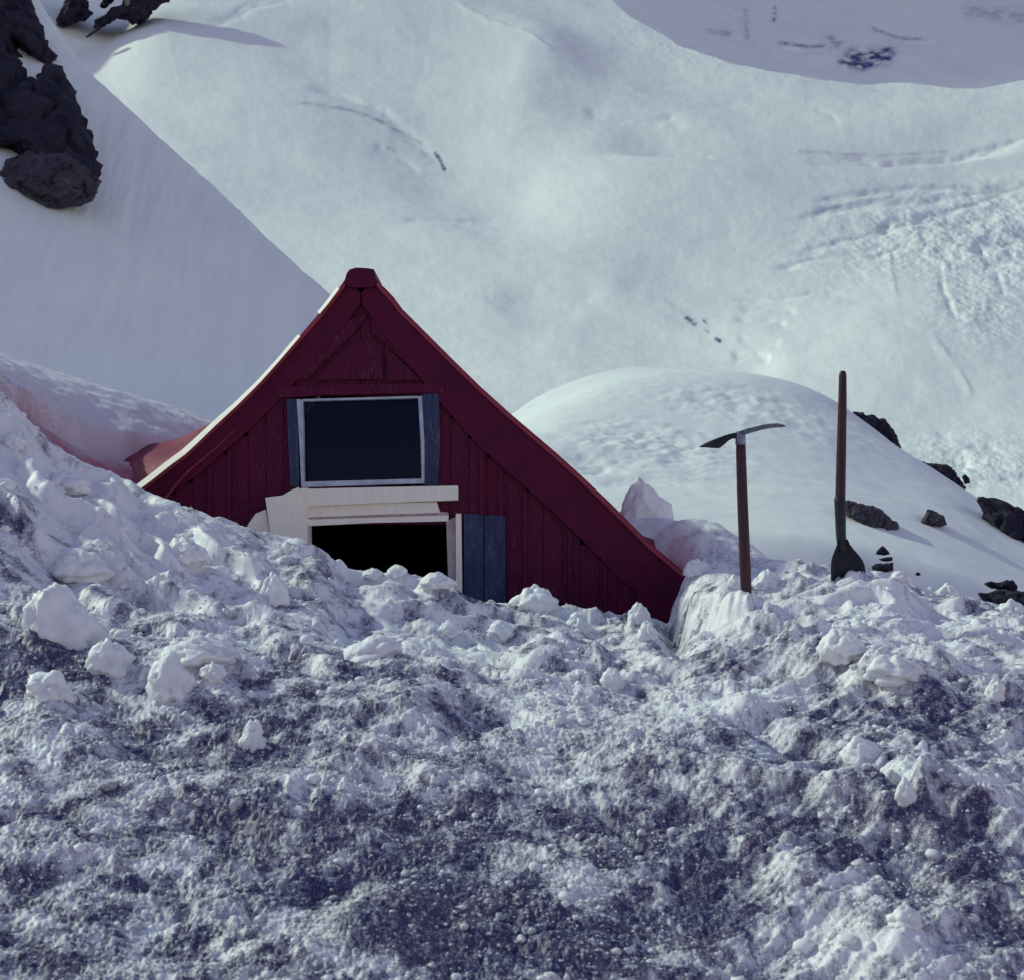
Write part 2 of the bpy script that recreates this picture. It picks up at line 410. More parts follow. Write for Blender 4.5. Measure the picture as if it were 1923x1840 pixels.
DIRT_SHADE = [(880, 1360, 80, 50, .6), (1330, 1250, 170, 36, .5), (1700, 1330, 190, 40, .6), (1560, 1370, 130, 50, .35), (830, 1660, 280, 140, .4), (300, 1350, 260, 80, .35),  # dark patches: dirt, with the shade of the hollows painted in
        (100, 1230, 130, 60, .45), (1100, 1540, 180, 70, .35), (700, 1280, 160, 60, .35), (600, 1060, 70, 26, .25), (900, 1110, 90, 30, .5), (560, 1110, 120, 30, .3), (1260, 1420, 150, 60, .35),
        (1350, 1720, 170, 100, .35), (1650, 1640, 220, 60, .3), (520, 1560, 250, 70, .2), (250, 1720, 250, 80, .2), (1050, 1760, 300, 80, .45), (1180, 1170, 120, 30, .4), (1450, 1560, 180, 50, .2),
        (60, 1040, 90, 40, .25), (300, 1190, 110, 50, .3), (930, 1740, 200, 60, .3), (1900, 1700, 140, 90, .25), (1240, 1160, 60, 22, .5)]
DW = []
for (u, v, a, b, k) in DIRT_SHADE:
    x, y, z = hit(u, v); s = y / F; DW.append((x, y, a * s, b * s * 2.6, k))
CLEAN = [(1370, 1130, 110, 60), (1560, 1110, 160, 40), (230, 1010, 220, 90), (800, 1220, 190, 90), (1100, 1150, 60, 40), (700, 1050, 100, 40), (1100, 1330, 200, 70), (1750, 1160, 300, 80), (1640, 1260, 130, 60), (1900, 1560, 140, 60),
         (350, 1240, 100, 60), (1040, 1640, 130, 40), (1540, 1760, 130, 100), (700, 1190, 120, 35), (1600, 1480, 160, 50), (1380, 1330, 100, 40), (250, 950, 250, 60), (560, 1220, 130, 40)]
CW = []
for (u, v, a, b) in CLEAN:
    x, y, z = hit(u, v); s = y / F; CW.append((x, y, a * s, b * s * 2.6))
def dirt_shade_at(x, y):
    wx = x + .07 * fbm(x * 3, y * 3 + 40, 3); wy = y + .12 * fbm(x * 3 + 20, y * 3, 3)
    d = .44 + .30 * fbm(x * 2.2 + 5, y * 1.6, 4) + .26 * fbm((x * .8 + y * .6) * 3, (-x * .6 + y * .8) * 11, 4, .6)
    d = d - .14 * sstep(3.4, 5, y) + .15 * sstep(3.2, 2.2, y)  # painted darker towards the bottom of the frame, as a vignette
    for (fx, fy, a, b, k) in DW:
        d = d + k * np.exp(-(((wx - fx) / a) ** 2 + ((wy - fy) / b) ** 2))
    for (fx, fy, a, b) in CW:
        d = d - .38 * np.exp(-(((wx - fx) / a) ** 2 + ((wy - fy) / b) ** 2))
    d = d + .50 * fbm(x * 11, y * 9, 5, .72)
    d = d * sstep(8.2, 6.4, y) + .04 * sstep(6.2, 9, y)
    return np.clip(d, 0, 1)

def build_near():
    s_in = np.linspace(-.385, .385, 1180)
    so = .385 + (np.linspace(0, 1, 90) ** 2)[1:] * 1.6
    s = np.r_[-so[::-1], s_in, so]
    t = np.linspace(0, 1, 1000)
    inv = np.interp(t, [0, .03, .77, .93, 1], [1 / .08, 1 / 2.75, 1 / 7.0, 1 / 10.5, 1 / 14.5])
    y = 1 / inv - 1.0
    S, Y = np.meshgrid(s, y); X = S * (Y + 1.0)
    Z = near_h(X, Y)
    V = np.stack([X, Y, Z], -1).reshape(-1, 3)
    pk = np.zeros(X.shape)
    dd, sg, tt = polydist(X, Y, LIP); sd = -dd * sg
    pk = sstep(-.05, .07, sd + .05 * fbm(X * 4, Y * 4, 3)) * sstep(6.15, 6.5, Y) * sstep(-4.2, -2.7, X) * sstep(-1.2, -1.6, X) * (.85 + .5 * fbm(X * 2.5, Y * 2.5, 3)) * (.5 + .5 * sstep(0, .45, sd)) * sstep(1.6, .9, sd)  # trough snow tinted with the roof's reflected red, plus slight stain
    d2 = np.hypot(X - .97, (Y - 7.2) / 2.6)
    pk = np.maximum(pk, np.exp(-(d2 / .10) ** 2) * .7)  # same painted red glow beside the right foot of the roof
    D = dirt_shade_at(X, Y)
    me = np_mesh('snow_bank', V, grid_faces(*X.shape), {'dirt_shade': D.ravel(), 'pink': np.clip(pk, 0, 1).ravel()})
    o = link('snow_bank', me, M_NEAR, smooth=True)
    tag(o, kind='structure')
    return o
build_near()

def ico(sub):
    bm = bmesh.new(); bmesh.ops.create_icosphere(bm, subdivisions=sub, radius=1.0)
    v = np.array([p.co[:] for p in bm.verts]); f = np.array([[q.index for q in p.verts] for p in bm.faces])
    bm.free(); return v, f

def crumbs():
    """loose crumbs of snow, far too many to count"""
    VV, FF, DD = [], [], []; off = 0
    base = {1: ico(1), 2: ico(2)}
    for sub, n, lo, hi in ((1, 16000, .0025, .007), (2, 1100, .007, .016), (2, 90, .015, .024)):
        v, f = base[sub]
        k = int(n * 2.2)
        inv = rng.uniform(1 / 6.1, 1 / 1.95, k); Y = 1 / inv; X = rng.uniform(-.45, .45, k) * Y
        den = sstep(-.35, .7, fbm(X * 3.1 + 7, Y * 3.1, 3) + .6 * fbm(X * 7, Y * 7, 2)) * (.35 + .65 * sstep(2.4, 4.6, Y))
        keep = rng.random(k) < den + .08
        X, Y = X[keep][:n], Y[keep][:n]; n = len(X)
        R = lo + (hi - lo) * rng.random(n) ** 2.2 * (.5 + .5 * sstep(2.2, 4.4, Y))
        Z = near_h(X, Y)
        R3 = R[:, None] * rng.uniform(.7, 1.3, (n, 3)) * np.array([1.1, 1.1, .85])
        # lumpy shapes through per-vertex jitter
        jit = 1 + rng.normal(0, .13, (n, len(v)))
        a = rng.uniform(0, 6.28, n); ca, sa = np.cos(a), np.sin(a)
        P = v[None] * jit[..., None] * R3[:, None]
        x = P[..., 0] * ca[:, None] - P[..., 1] * sa[:, None]; y = P[..., 0] * sa[:, None] + P[..., 1] * ca[:, None]
        P = np.stack([x + X[:, None], y + Y[:, None], P[..., 2] + (Z + R * .05)[:, None]], -1)
        VV.append(P.reshape(-1, 3)); FF.append((f[None] + (np.arange(n) * len(v))[:, None, None]).reshape(-1, 3) + off)
        dv = np.clip(dirt_shade_at(X, Y) * .65 - .12 + rng.normal(0, .10, n), 0, 1)
        DD.append(np.repeat(dv, len(v)))
        off += n * len(v)
    me = np_mesh('snow_crumbs', np.concatenate(VV), np.concatenate(FF), {'dirt_shade': np.concatenate(DD), 'pink': np.zeros(off)})
    o = link('snow_crumbs', me, M_NEAR, smooth=True)
    tag(o, 'loose crumbs of melting snow strewn over the near snow bank', 'snow', kind='stuff')
crumbs()

# ------------------------------------------------------------------ larger clods lying on the bank
def clod(u, v, w, h, label, lean=0.0, peak=0.0, seed=0, depth=None, lob=1.0, sub=4, flat=1.0, tail=0.0, rot=0.0):
    """u, v = middle of its foot; w, h in px"""
    if depth is None: x, y, z = hit(u, v, fn=near_h, steps=500)
    else:
        x, y = (u - CU) / F * depth, depth; z = (HV - v) / F * depth
    s = y / F; v0, f = ico(sub); P = v0.copy()
    if depth is None: w, h = w * .84, h * .8
    rx, rz = w * s / 2, h * s
    out = np.empty_like(P)
    for i, p in enumerate(P):
        q = Vector(p)
        d = 1 + .26 * mn.noise(q * 1.3 + Vector((seed * 3.7, 1, 2))) + .13 * mn.noise(q * 3.1 + Vector((seed, 5, 0))) + .07 * mn.noise(q * 7 + Vector((2, seed, 0))) + .045 * mn.noise(q * 15) + .02 * mn.noise(q * 31)
        q1 = q * 1.9 + Vector((seed * 2.3, 4, 1)); q2 = q * 4.3 + Vector((1, seed * 1.7, 3))
        d += lob * .30 * (math.sqrt(max(0, 1 - (mn.voronoi(q1)[0][0] * 1.35) ** 2)) - .6) + .13 * (math.sqrt(max(0, 1 - (mn.voronoi(q2)[0][0] * 1.35) ** 2)) - .6)
        out[i] = p * d
    zz = out[:, 2]
    k = np.clip((zz + 1) / 2, 0, 1)
    taper = (1.15 - .55 * k ** 1.3) * (1 - peak * k)
    X = out[:, 0] * rx * taper; Yv = out[:, 1] * rx * .8 * flat * taper; Z = (zz * .74 + .22) * rz
    X = X + lean * k * rx + tail * rx * np.clip(out[:, 0], 0, 2) ** 2 * (1 - k)
    c, sn = math.cos(rot), math.sin(rot)
    X, Z = X * c - Z * sn, X * sn + Z * c
    me = np_mesh('snow_clod', np.stack([X, Yv, Z], -1), f)
    o = link('snow_clod', me, M_LUMP, smooth=True); o.location = (x, y, z)
    tag(o, label, 'snow clod', 'melting clods of snow lying on the bank')
CL = [
 (130, 1200, 150, 130, 'large wedge shaped snow clod near the left edge of the bank', dict(lean=-.6, tail=.5)),
 (150, 1085, 130, 60, 'broad rounded snow clod just above the large wedge at the left edge', {}),
 (90, 1300, 105, 50, 'smooth oval snow clod with a dark hollow beneath it, low at the left edge', dict(rot=-.35)),
 (205, 1255, 105, 70, 'soft snow clod touching the right foot of the large wedge', {}),
 (325, 1300, 110, 85, 'peaked snow clod standing alone in the dirty hollow on the left', dict(lean=-.1)),
 (370, 1235, 150, 46, 'long low snow ridge clod directly behind the peaked clod on the left', dict(tail=.4)),
 (400, 1275, 60, 36, 'small pitted clod on the right of the peaked clod', {}),
 (475, 1400, 62, 60, 'round ball of snow alone on the dirty slope under the door', dict(lean=0)),
 (515, 1130, 58, 62, 'upright thumb of snow on the slope below the cream door post', dict(lean=-.2, tail=.4)),
 (345, 1050, 110, 44, 'rounded clod left of the thumb of snow, in front of the left eave', {}),
 (120, 920, 110, 42, 'soft clod high on the left bank below the pink trough', {}),
 (30, 840, 50, 34, 'small white clod at the far left edge of the bank top', {}),
 (690, 1235, 150, 48, 'wide blade of snow leaning up to the right below the open door', dict(rot=.22, lean=.2)),
 (1005, 1140, 104, 50, 'big bright clod on the crest in front of the red boards', {}),
 (1085, 1178, 52, 38, 'grey clod just right below the big bright clod on the crest', {}),
 (1200, 1172, 52, 44, 'round clod on the crest below the right end of the gable', {}),
 (1215, 1195, 44, 36, 'small clod under the round one at the right end of the gable', {}),
 (745, 1078, 46, 24, 'little pointed clod on the crest in the door opening', dict(lean=.1)),
 (820, 1100, 80, 28, 'low rounded clod on the crest at the right door post', {}),
 (700, 1082, 50, 18, 'low clod on the crest at the left part of the door opening', {}),
 (845, 1190, 62, 30, 'loaf shaped clod on the bright patch below the blue boards', {}),
 (940, 1195, 60, 34, 'lumpy clod below and left of the big bright crest clod', {}),
 (1150, 1290, 54, 44, 'white clod in the middle of the slope under the right gable end', {}),
 (1585, 1245, 100, 60, 'tall rounded slab of snow on the slope in front of the shovel', dict(lean=-.2, tail=.4)),
 (1680, 1265, 110, 50, 'sloping slab of snow right behind the rounded slab before the shovel', dict(lean=-.2, tail=.5)),
 (1620, 1425, 80, 48, 'smooth clod tailing to the right in the middle of the right slope', dict(lean=-.2, tail=.7)),
 (1700, 1500, 46, 46, 'knob of snow standing at the upturned slab on the right', {}),
 (1700, 1735, 78, 42, 'egg shaped clod alone in the lower right corner', {}),
 (1900, 1150, 70, 30, 'clod on the bank edge in front of the dark rock at the right border', dict()),
 (1780, 1115, 44, 24, 'clod on the bank edge left of the dark rock at the right border', dict()),
 (1690, 1088, 50, 22, 'clod on the bank edge just right of the shovel blade', dict()),
 (1380, 1100, 34, 26, 'small clod against the left side of the ice axe shaft', {}),
 (1440, 1100, 64, 36, 'clod just right of the ice axe foot', {}),
 (1310, 1075, 60, 30, 'clod on the cut edge of the block left of the ice axe', {}),
 (1870, 1310, 44, 40, 'single ball of snow near the right border above the knob', {}),
]
for i, (u, v, w, h, lab, kw) in enumerate(CL):
    clod(u, v, w, h, lab, seed=i + 1, **kw)
clod(1203, 974, 96, 80, 'pointed white snow cone standing behind the right roof slope', seed=50, depth=7.9, lean=-.05, tail=.6, peak=.42, lob=.25)

# ------------------------------------------------------------------ middle ground: shaded slope on the left, dome on the right
mc = []
def MC(u, v, d): mc.append(W(u, v, d))
NP, KP = (.42, -.50, .757), -11.0                 # the plane of the left slope, turned away from the sun
def pl(u, v):
    return KP / (NP[0] * (u - CU) / F + NP[1] + NP[2] * (HV - v) / F)
LEFT = [(u, v, pl(u, v)) for u, v in [(0, -120), (60, -20), (110, 65), (190, 160), (260, 240), (330, 318), (400, 378), (460, 428), (520, 475), (575, 525), (630, 590), (720, 690)]]
RIGHT = [(760, 880, 20), (860, 850, 20.5), (940, 795, 21), (1020, 745, 21), (1080, 716, 21), (1140, 698, 20.8), (1210, 687, 20.3), (1300, 691, 19.6), (1400, 704, 18.8), (1500, 720, 18), (1560, 745, 17.5), (1620, 790, 17), (1690, 842, 16.4), (1750, 878, 16), (1810, 917, 15.5), (1870, 955, 15), (1923, 988, 14.6), (2050, 1075, 14), (2400, 1260, 13.5), (2900, 1450, 13)]
for (u, v, d) in LEFT + RIGHT:
    MC(u, v, d); MC(u, v + 60 + 60 * (u < 700), d * 1.18); mc.append(((u - CU) / F * d * 1.7, d * 1.7, (HV - v) / F * d - d * .30))
mc += [(-21, 38, 18), (-30, 38, 16), (-30, 25, 12), (-30, 14, 5), (-14, 12, 1), (-20, 60, 0), (-35, 60, 0)]
for u, v in [(0, 100), (0, 250), (0, 400), (0, 550), (0, 700), (0, 800), (200, 300), (200, 450), (200, 600), (200, 720), (200, 820), (400, 500), (400, 620), (400, 740), (400, 830), (570, 640), (600, 760), (600, 850), (-300, 100), (-300, 400), (-300, 700), (-700, 300), (-700, 650)]:
    MC(u, v, pl(u, v))
mc += [(-4, 13, .1), (-2, 13, -.1), (-6, 13, .3), (-9, 13, .6), (-1.5, 15, .2), (-1, 17, .5)]
for p in [          (760, 850, 13), (760, 930, 10.5), (900, 850, 16.5), (900, 915, 12.5), (1100, 740, 16.8), (1100, 830, 13.6), (1100, 960, 10.6),
          (1300, 770, 15.6), (1300, 880, 12.8), (1300, 1000, 10.3), (1500, 800, 15.2), (1500, 900, 12.8), (1500, 1010, 10.3), (1650, 1000, 11.2), (1650, 900, 13.8), (1800, 990, 12.6),
          (1800, 1060, 10.8), (1923, 1080, 11.6), (1700, 1100, 9.5), (1923, 1160, 9.5), (2200, 1250, 10), (2700, 1400, 9)]:
    MC(*p)
mid_rbf = RBF(mc, 2e-6)
def mid_h(x, y):
    z = mid_rbf(x, y)
    z = z + .06 * fbm(x * .16, y * .16, 3) * sstep(11, 18, y) * sstep(26, 20, y)
    z = z + .010 * fbm(x * .9, y * .6, 4, .55)
    lf = sstep(-1, -4, x)
    z = z + lf * .030 * fbm((x * .85 + y * .15) * 2.3, (y * .8 - x * .3) * .35, 4, .6)        # faint runnels down the left slope
    z = z + (1 - lf) * .009 * fbm(x * 1.4, (y + x * .3) * 3.0, 3, .6) * sstep(9, 12, y)
    # rippled hollow and the small scarp on the dome, left of the ice axe
    for (u, v, d, a, b, h) in ((1230, 810, 14.2, 1.0, 1.4, -.10), (1110, 850, 13, .28, .25, -.06), (1230, 885, 12.4, .9, .15, -.03), (1350, 770, 15.5, 1.4, 1.2, .08)):
        cx, cy, _ = W(u, v, d)
        z = z + h * np.exp(-(((x - cx) / a) ** 2 + ((y - cy) / b) ** 2)) * (1 + .5 * fbm(x * 3, y * 3, 3))
    return z
def build_mid():
    u = np.r_[np.linspace(-1400, -60, 60)[:-1], np.linspace(-60, 1990, 620), np.linspace(1990, 3300, 60)[1:]]
    y = 1 / np.linspace(1 / 9.0, 1 / 55.0, 560)
    U, Y = np.meshgrid(u, y); X = (U - CU) / F * Y
    Z = mid_h(X, Y)
    Z = Z - sstep(10.5, 9.0, Y) * .9 
    me = np_mesh('snow_slope', np.stack([X, Y, Z], -1).reshape(-1, 3), grid_faces(*X.shape), {'ice': np.zeros(X.size)})
    tag(link('snow_slope', me, M_MID, smooth=True), kind='structure')
build_mid()

# ------------------------------------------------------------------ far glacier
GV = [1250, 1150, 1000, 900, 800, 700, 600, 500, 400, 300, 200, 100, 0, -200, -400, -520]
GD = [40, 48, 62, 80, 105, 136, 175, 222, 280, 350, 440, 560, 730, 1150, 1750, 2300]
def gdepth(v): 
    return np.exp(np.interp(-v, [-a for a in GV], np.log(GD)))
def ridge(U, V, pts, wu, wd, amp, fade=True):
    """crest along pts (image px): falls off over wu above it and wd below it"""
    d, sg, t = polydist(U, V, pts)           # travelling left to right, v down: sg>0 = below
    w = np.where(sg > 0, wd, wu)
    f = np.exp(-(d / w) ** 2)
    if fade: f = f * sstep(0, .18, t) * sstep(1, .82, t)
    return amp * f
def scarp(U, V, pts, w, amp, reach, fade=True):
    """ground above the line is lifted over w px, easing back over reach px"""
    d, sg, t = polydist(U, V, pts); s = -d * sg
    f = sstep(-w, w, s) * np.exp(-np.clip(s, 0, None) / reach)
    if fade: f = f * sstep(0, .2, t) * sstep(1, .8, t)
    return amp * f
def blob(U, V, u, v, a, b, ang, amp):
    c, s = math.cos(math.radians(ang)), math.sin(math.radians(ang))
    p = ((U - u) * c + (V - v) * s) / a; q = (-(U - u) * s + (V - v) * c) / b
    return amp * np.exp(-(p * p + q * q))

def far_relief(U, V):
    # upper right: beyond its lip the snow falls away to the right, out of the sun
    ub = np.interp(-V + 8 * fbm(U * .008, V * .02, 2), [-150, -142, -135, -122, -95, -65, -35, 10, 90, 400], [4000, 1640, 1540, 1450, 1350, 1270, 1215, 1150, 1090, 1050])
    w = np.clip(U - ub, 0, None)
    head = -(.30 * w + 55 * (1 - np.exp(-w / 130)))
    # upper left: the slope under the far rocks rises to the left
    ub = np.interp(-V, [-90, -85, -45, 0, 60, 300], [150, 200, 300, 400, 520, 700])
    w = np.clip(ub - U, 0, 500); head = head + .52 * w * sstep(95, 80, V)
    V = V - head
    h = head
    # big swells
    h += ridge(U, V, [(300, 190), (480, 178), (580, 188), (680, 222), (780, 280), (880, 335), (980, 395)], 120, 90, 12)
    h += blob(U, V, 500, 215, 230, 70, 12, 26) + blob(U, V, 320, 340, 220, 110, 20, 24)
    h += blob(U, V, 880, 335, 190, 95, 22, -46)
    h += blob(U, V, 1020, 520, 200, 80, 15, 14)
    h += ridge(U, V, [(150, 120), (300, 70), (450, 30), (620, 10), (820, 40), (1000, 110), (1150, 170)], 70, 110, 56)
    h += blob(U, V, 900, 100, 120, 60, 25, -16)
    h += ridge(U, V, [(1000, 110), (1200, 190), (1400, 240), (1600, 250), (1980, 200)], 60, 50, 16)
    h += blob(U, V, 1250, 330, 330, 90, 8, 38)
    h += blob(U, V, 700, 450, 260, 60, 5, 18)
    h += blob(U, V, 1100, 430, 240, 60, 10, 14)
    h += scarp(U, V, [(1080, 300), (1300, 312), (1500, 312), (1700, 293), (1980, 262)], 14, -30, 90)
    h += ridge(U, V, [(1150, 520), (1250, 560), (1350, 640), (1480, 680)], 30, 50, -5)
    h += blob(U, V, 1150, 530, 160, 60, 20, 10)
    h += blob(U, V, 1700, 640, 240, 110, 0, 26)
    h += ridge(U, V, [(900, 560), (1100, 560), (1300, 650), (1500, 700)], 30, 60, -12)
    # crevasse lines: thin scarps
    E = []
    for pts, w, a in (
        ([(380, 92), (440, 70), (500, 45), (580, 22), (670, 18)], 5, -7),
        ([(430, 75), (520, 45), (640, 30)], 4, -4),
        ([(560, 180), (640, 188), (720, 210), (790, 250), (840, 290)], 7, -10),
        ([(700, 265), (745, 275), (790, 300)], 5, -6),
        ([(740, 412), (840, 402), (950, 374)], 6, -5),
        ([(1090, 212), (1180, 224), (1300, 230)], 9, -9),
        ([(1500, 272), (1650, 280), (1780, 272), (1850, 262), (1960, 240)], 5, -11),
        ([(1470, 300), (1560, 300), (1700, 290)], 7, -5),
        ([(1220, 292), (1350, 298)], 7, -5),
        ([(1520, 392), (1600, 368), (1720, 345), (1850, 338), (1980, 326)], 5, -12),
        ([(1480, 418), (1560, 396), (1640, 378), (1740, 370), (1860, 342), (1960, 332)], 6, -12),
        ([(1640, 420), (1700, 405), (1790, 410), (1850, 396)], 7, -14),
        ([(1470, 480), (1560, 452), (1680, 420), (1800, 380), (1880, 352)], 5, -9),
        ([(1440, 500), (1520, 480), (1640, 470), (1740, 440)], 5, -8),
        ([(1820, 455), (1880, 440), (1980, 400)], 10, -16),
        ([(1840, 490), (1900, 470), (1980, 470)], 10, -12),
        ([(1370, 548), (1440, 552), (1520, 545), (1600, 556)], 5, -8),
        ([(1380, 566), (1450, 572), (1500, 580)], 5, -8),
        ([(1375, 590), (1440, 596), (1480, 606)], 5, -8),
        ([(1380, 622), (1430, 632), (1470, 640)], 5, -7),
        ([(1370, 645), (1420, 650), (1450, 664)], 5, -8),
        ([(1670, 450), (1672, 500), (1685, 570)], 5, 5),
        ([(1765, 480), (1770, 540), (1800, 620)], 5, -6),
        ([(1740, 640), (1800, 700), (1830, 740)], 6, 4),
        ([(1830, 440), (1870, 500), (1890, 560)], 6, -8),
        ([(1740, 800), (1800, 812), (1860, 830), (1960, 832)], 9, -9),
        ([(1700, 850), (1780, 850), (1830, 862)], 9, -11),
        ([(1780, 905), (1850, 890), (1960, 880)], 9, -11),
        ([(1380, 10), (1400, 60)], 6, -8), ([(1320, 45), (1380, 60), (1420, 62)], 5, -9), ([(1460, 70), (1520, 78), (1570, 72)], 5, -14),
        ([(1660, 50), (1700, 58), (1780, 62)], 5, -9), ([(1580, 108), (1620, 100), (1680, 85)], 10, -16),
        ([(790, 0), (850, 32), (920, 70), (1000, 105), (1060, 135)], 4, 5),
        ([(1530, 185), (1560, 205), (1580, 225)], 5, -3),
    ):
        wob = 5 * fbm(U * .015 + pts[0][0], V * .03, 3)
        h += ridge(U, V + wob, pts, w, w * 1.6, a * .5) * (.8 + .4 * fbm(U * .02, V * .03, 2))
    # broken ice
    br = blob(U, V, 1790, 430, 260, 75, -8, 1.0) + blob(U, V, 1880, 520, 110, 120, 0, .6) + blob(U, V, 1500, 60, 260, 60, 3, .8) + blob(U, V, 1850, 860, 150, 55, 8, 1.0) + blob(U, V, 1820, 600, 80, 60, 0, .5)
    h += np.clip(br, 0, 1) * .6 * (7 * fbm((U * .9 + V * .4) * .016, (V - U * .25) * .045, 5, .6) + 4 * np.abs(fbm(U * .03, V * .05, 4)))
    # wind worked surface
    h += 6.0 * fbm(U * .0022 + V * .0012 + 4, V * .008 - U * .002, 2) + 1.3 * fbm(U * .013, V * .035 - U * .004, 4, .5)
    h += .12 * fbm(U * .08, V * .05, 3, .6)
    return h
def far_ice_shade(U, V):  # blue ice; also crevasse black, a crest shade line and small rocks, painted on
    k = np.zeros(U.shape)
    for pts, w, a in (([(1595, 92), (1620, 96), (1670, 86)], 13, .95), ([(1582, 104), (1620, 112), (1668, 98)], 9, .95), ([(1463, 68), (1520, 76), (1560, 74)], 4, .6), ([(1330, 46), (1370, 52)], 6, .35),
                      ([(1400, 8), (1404, 60)], 5, .3), ([(1455, 0), (1453, 26)], 4, .9), ([(1560, 62), (1575, 70)], 9, .55), ([(1640, 42), (1690, 60), (1740, 60)], 4, .45), ([(1820, 8), (1923, 20)], 16, .3),
                      ([(818, 275), (828, 290), (834, 306)], 4, 1.0), ([(560, 181), (640, 190), (700, 208), (760, 240), (800, 262)], 4, .35), ([(728, 265), (748, 278)], 4, .3),  # crevasse darkness and the shade line at the crest, painted as colour
                      ([(1530, 388), (1600, 368), (1680, 355)], 4, .25), ([(1640, 420), (1700, 405), (1790, 410)], 7, .22), ([(1790, 412), (1845, 398)], 4, .4), ([(1870, 455), (1923, 435)], 9, .35),
                      ([(1800, 378), (1923, 335)], 5, .25), ([(1500, 272), (1650, 280), (1780, 272)], 3, .22), ([(1780, 905), (1840, 895)], 8, .35), ([(1740, 862), (1800, 858)], 8, .2),
                      ([(1290, 585), (1305, 596)], 5, 1.0), ([(1322, 590), (1326, 596)], 3, .8), ([(1325, 606), (1330, 610)], 3, .8), ([(1344, 624), (1352, 628)], 3.5, .95), ([(1250, 552), (1290, 580)], 3, .15)):
        d, sg, t = polydist(U, V, pts)
        k = np.maximum(k, a * np.exp(-(d / w) ** 2 * 1.2) * np.clip(.8 + .9 * fbm(U * .045 + V * .02, V * .10, 4, .6), 0, 1.3))
    return np.clip(k, 0, 1)
def build_far():
    u = np.r_[np.linspace(-2600, -60, 90)[:-1], np.linspace(-60, 1990, 1000), np.linspace(1990, 4500, 90)[1:]]
    v = np.r_[np.linspace(1250, 1000, 30)[:-1], np.r_[np.linspace(1000, 170, 640)[:-1], np.linspace(170, 60, 380)[:-1], np.linspace(60, -130, 160)[:-1], np.linspace(-130, -420, 260)], np.linspace(-420, -520, 12)[1:]]
    U, V = np.meshgrid(u, v)
    D = gdepth(V)
    # the valley bends: deeper to the right at the same row
    D = D * (1 + .10 * np.tanh((U - 900) / 1500.0))
    X, Y, Z = (U - CU) / F * D, D, (HV - V) / F * D
    lift_px = far_relief(np.clip(U, -900, 2800), V)
    lift = lift_px * D / F
    Z = Z + lift - 13 * D / F
    me = np_mesh('glacier', np.stack([X, Y, Z], -1).reshape(-1, 3), grid_faces(*X.shape), {'ice': far_ice_shade(U, V - lift_px).ravel()})
    tag(link('glacier', me, M_FAR, smooth=True), kind='structure')
build_far()

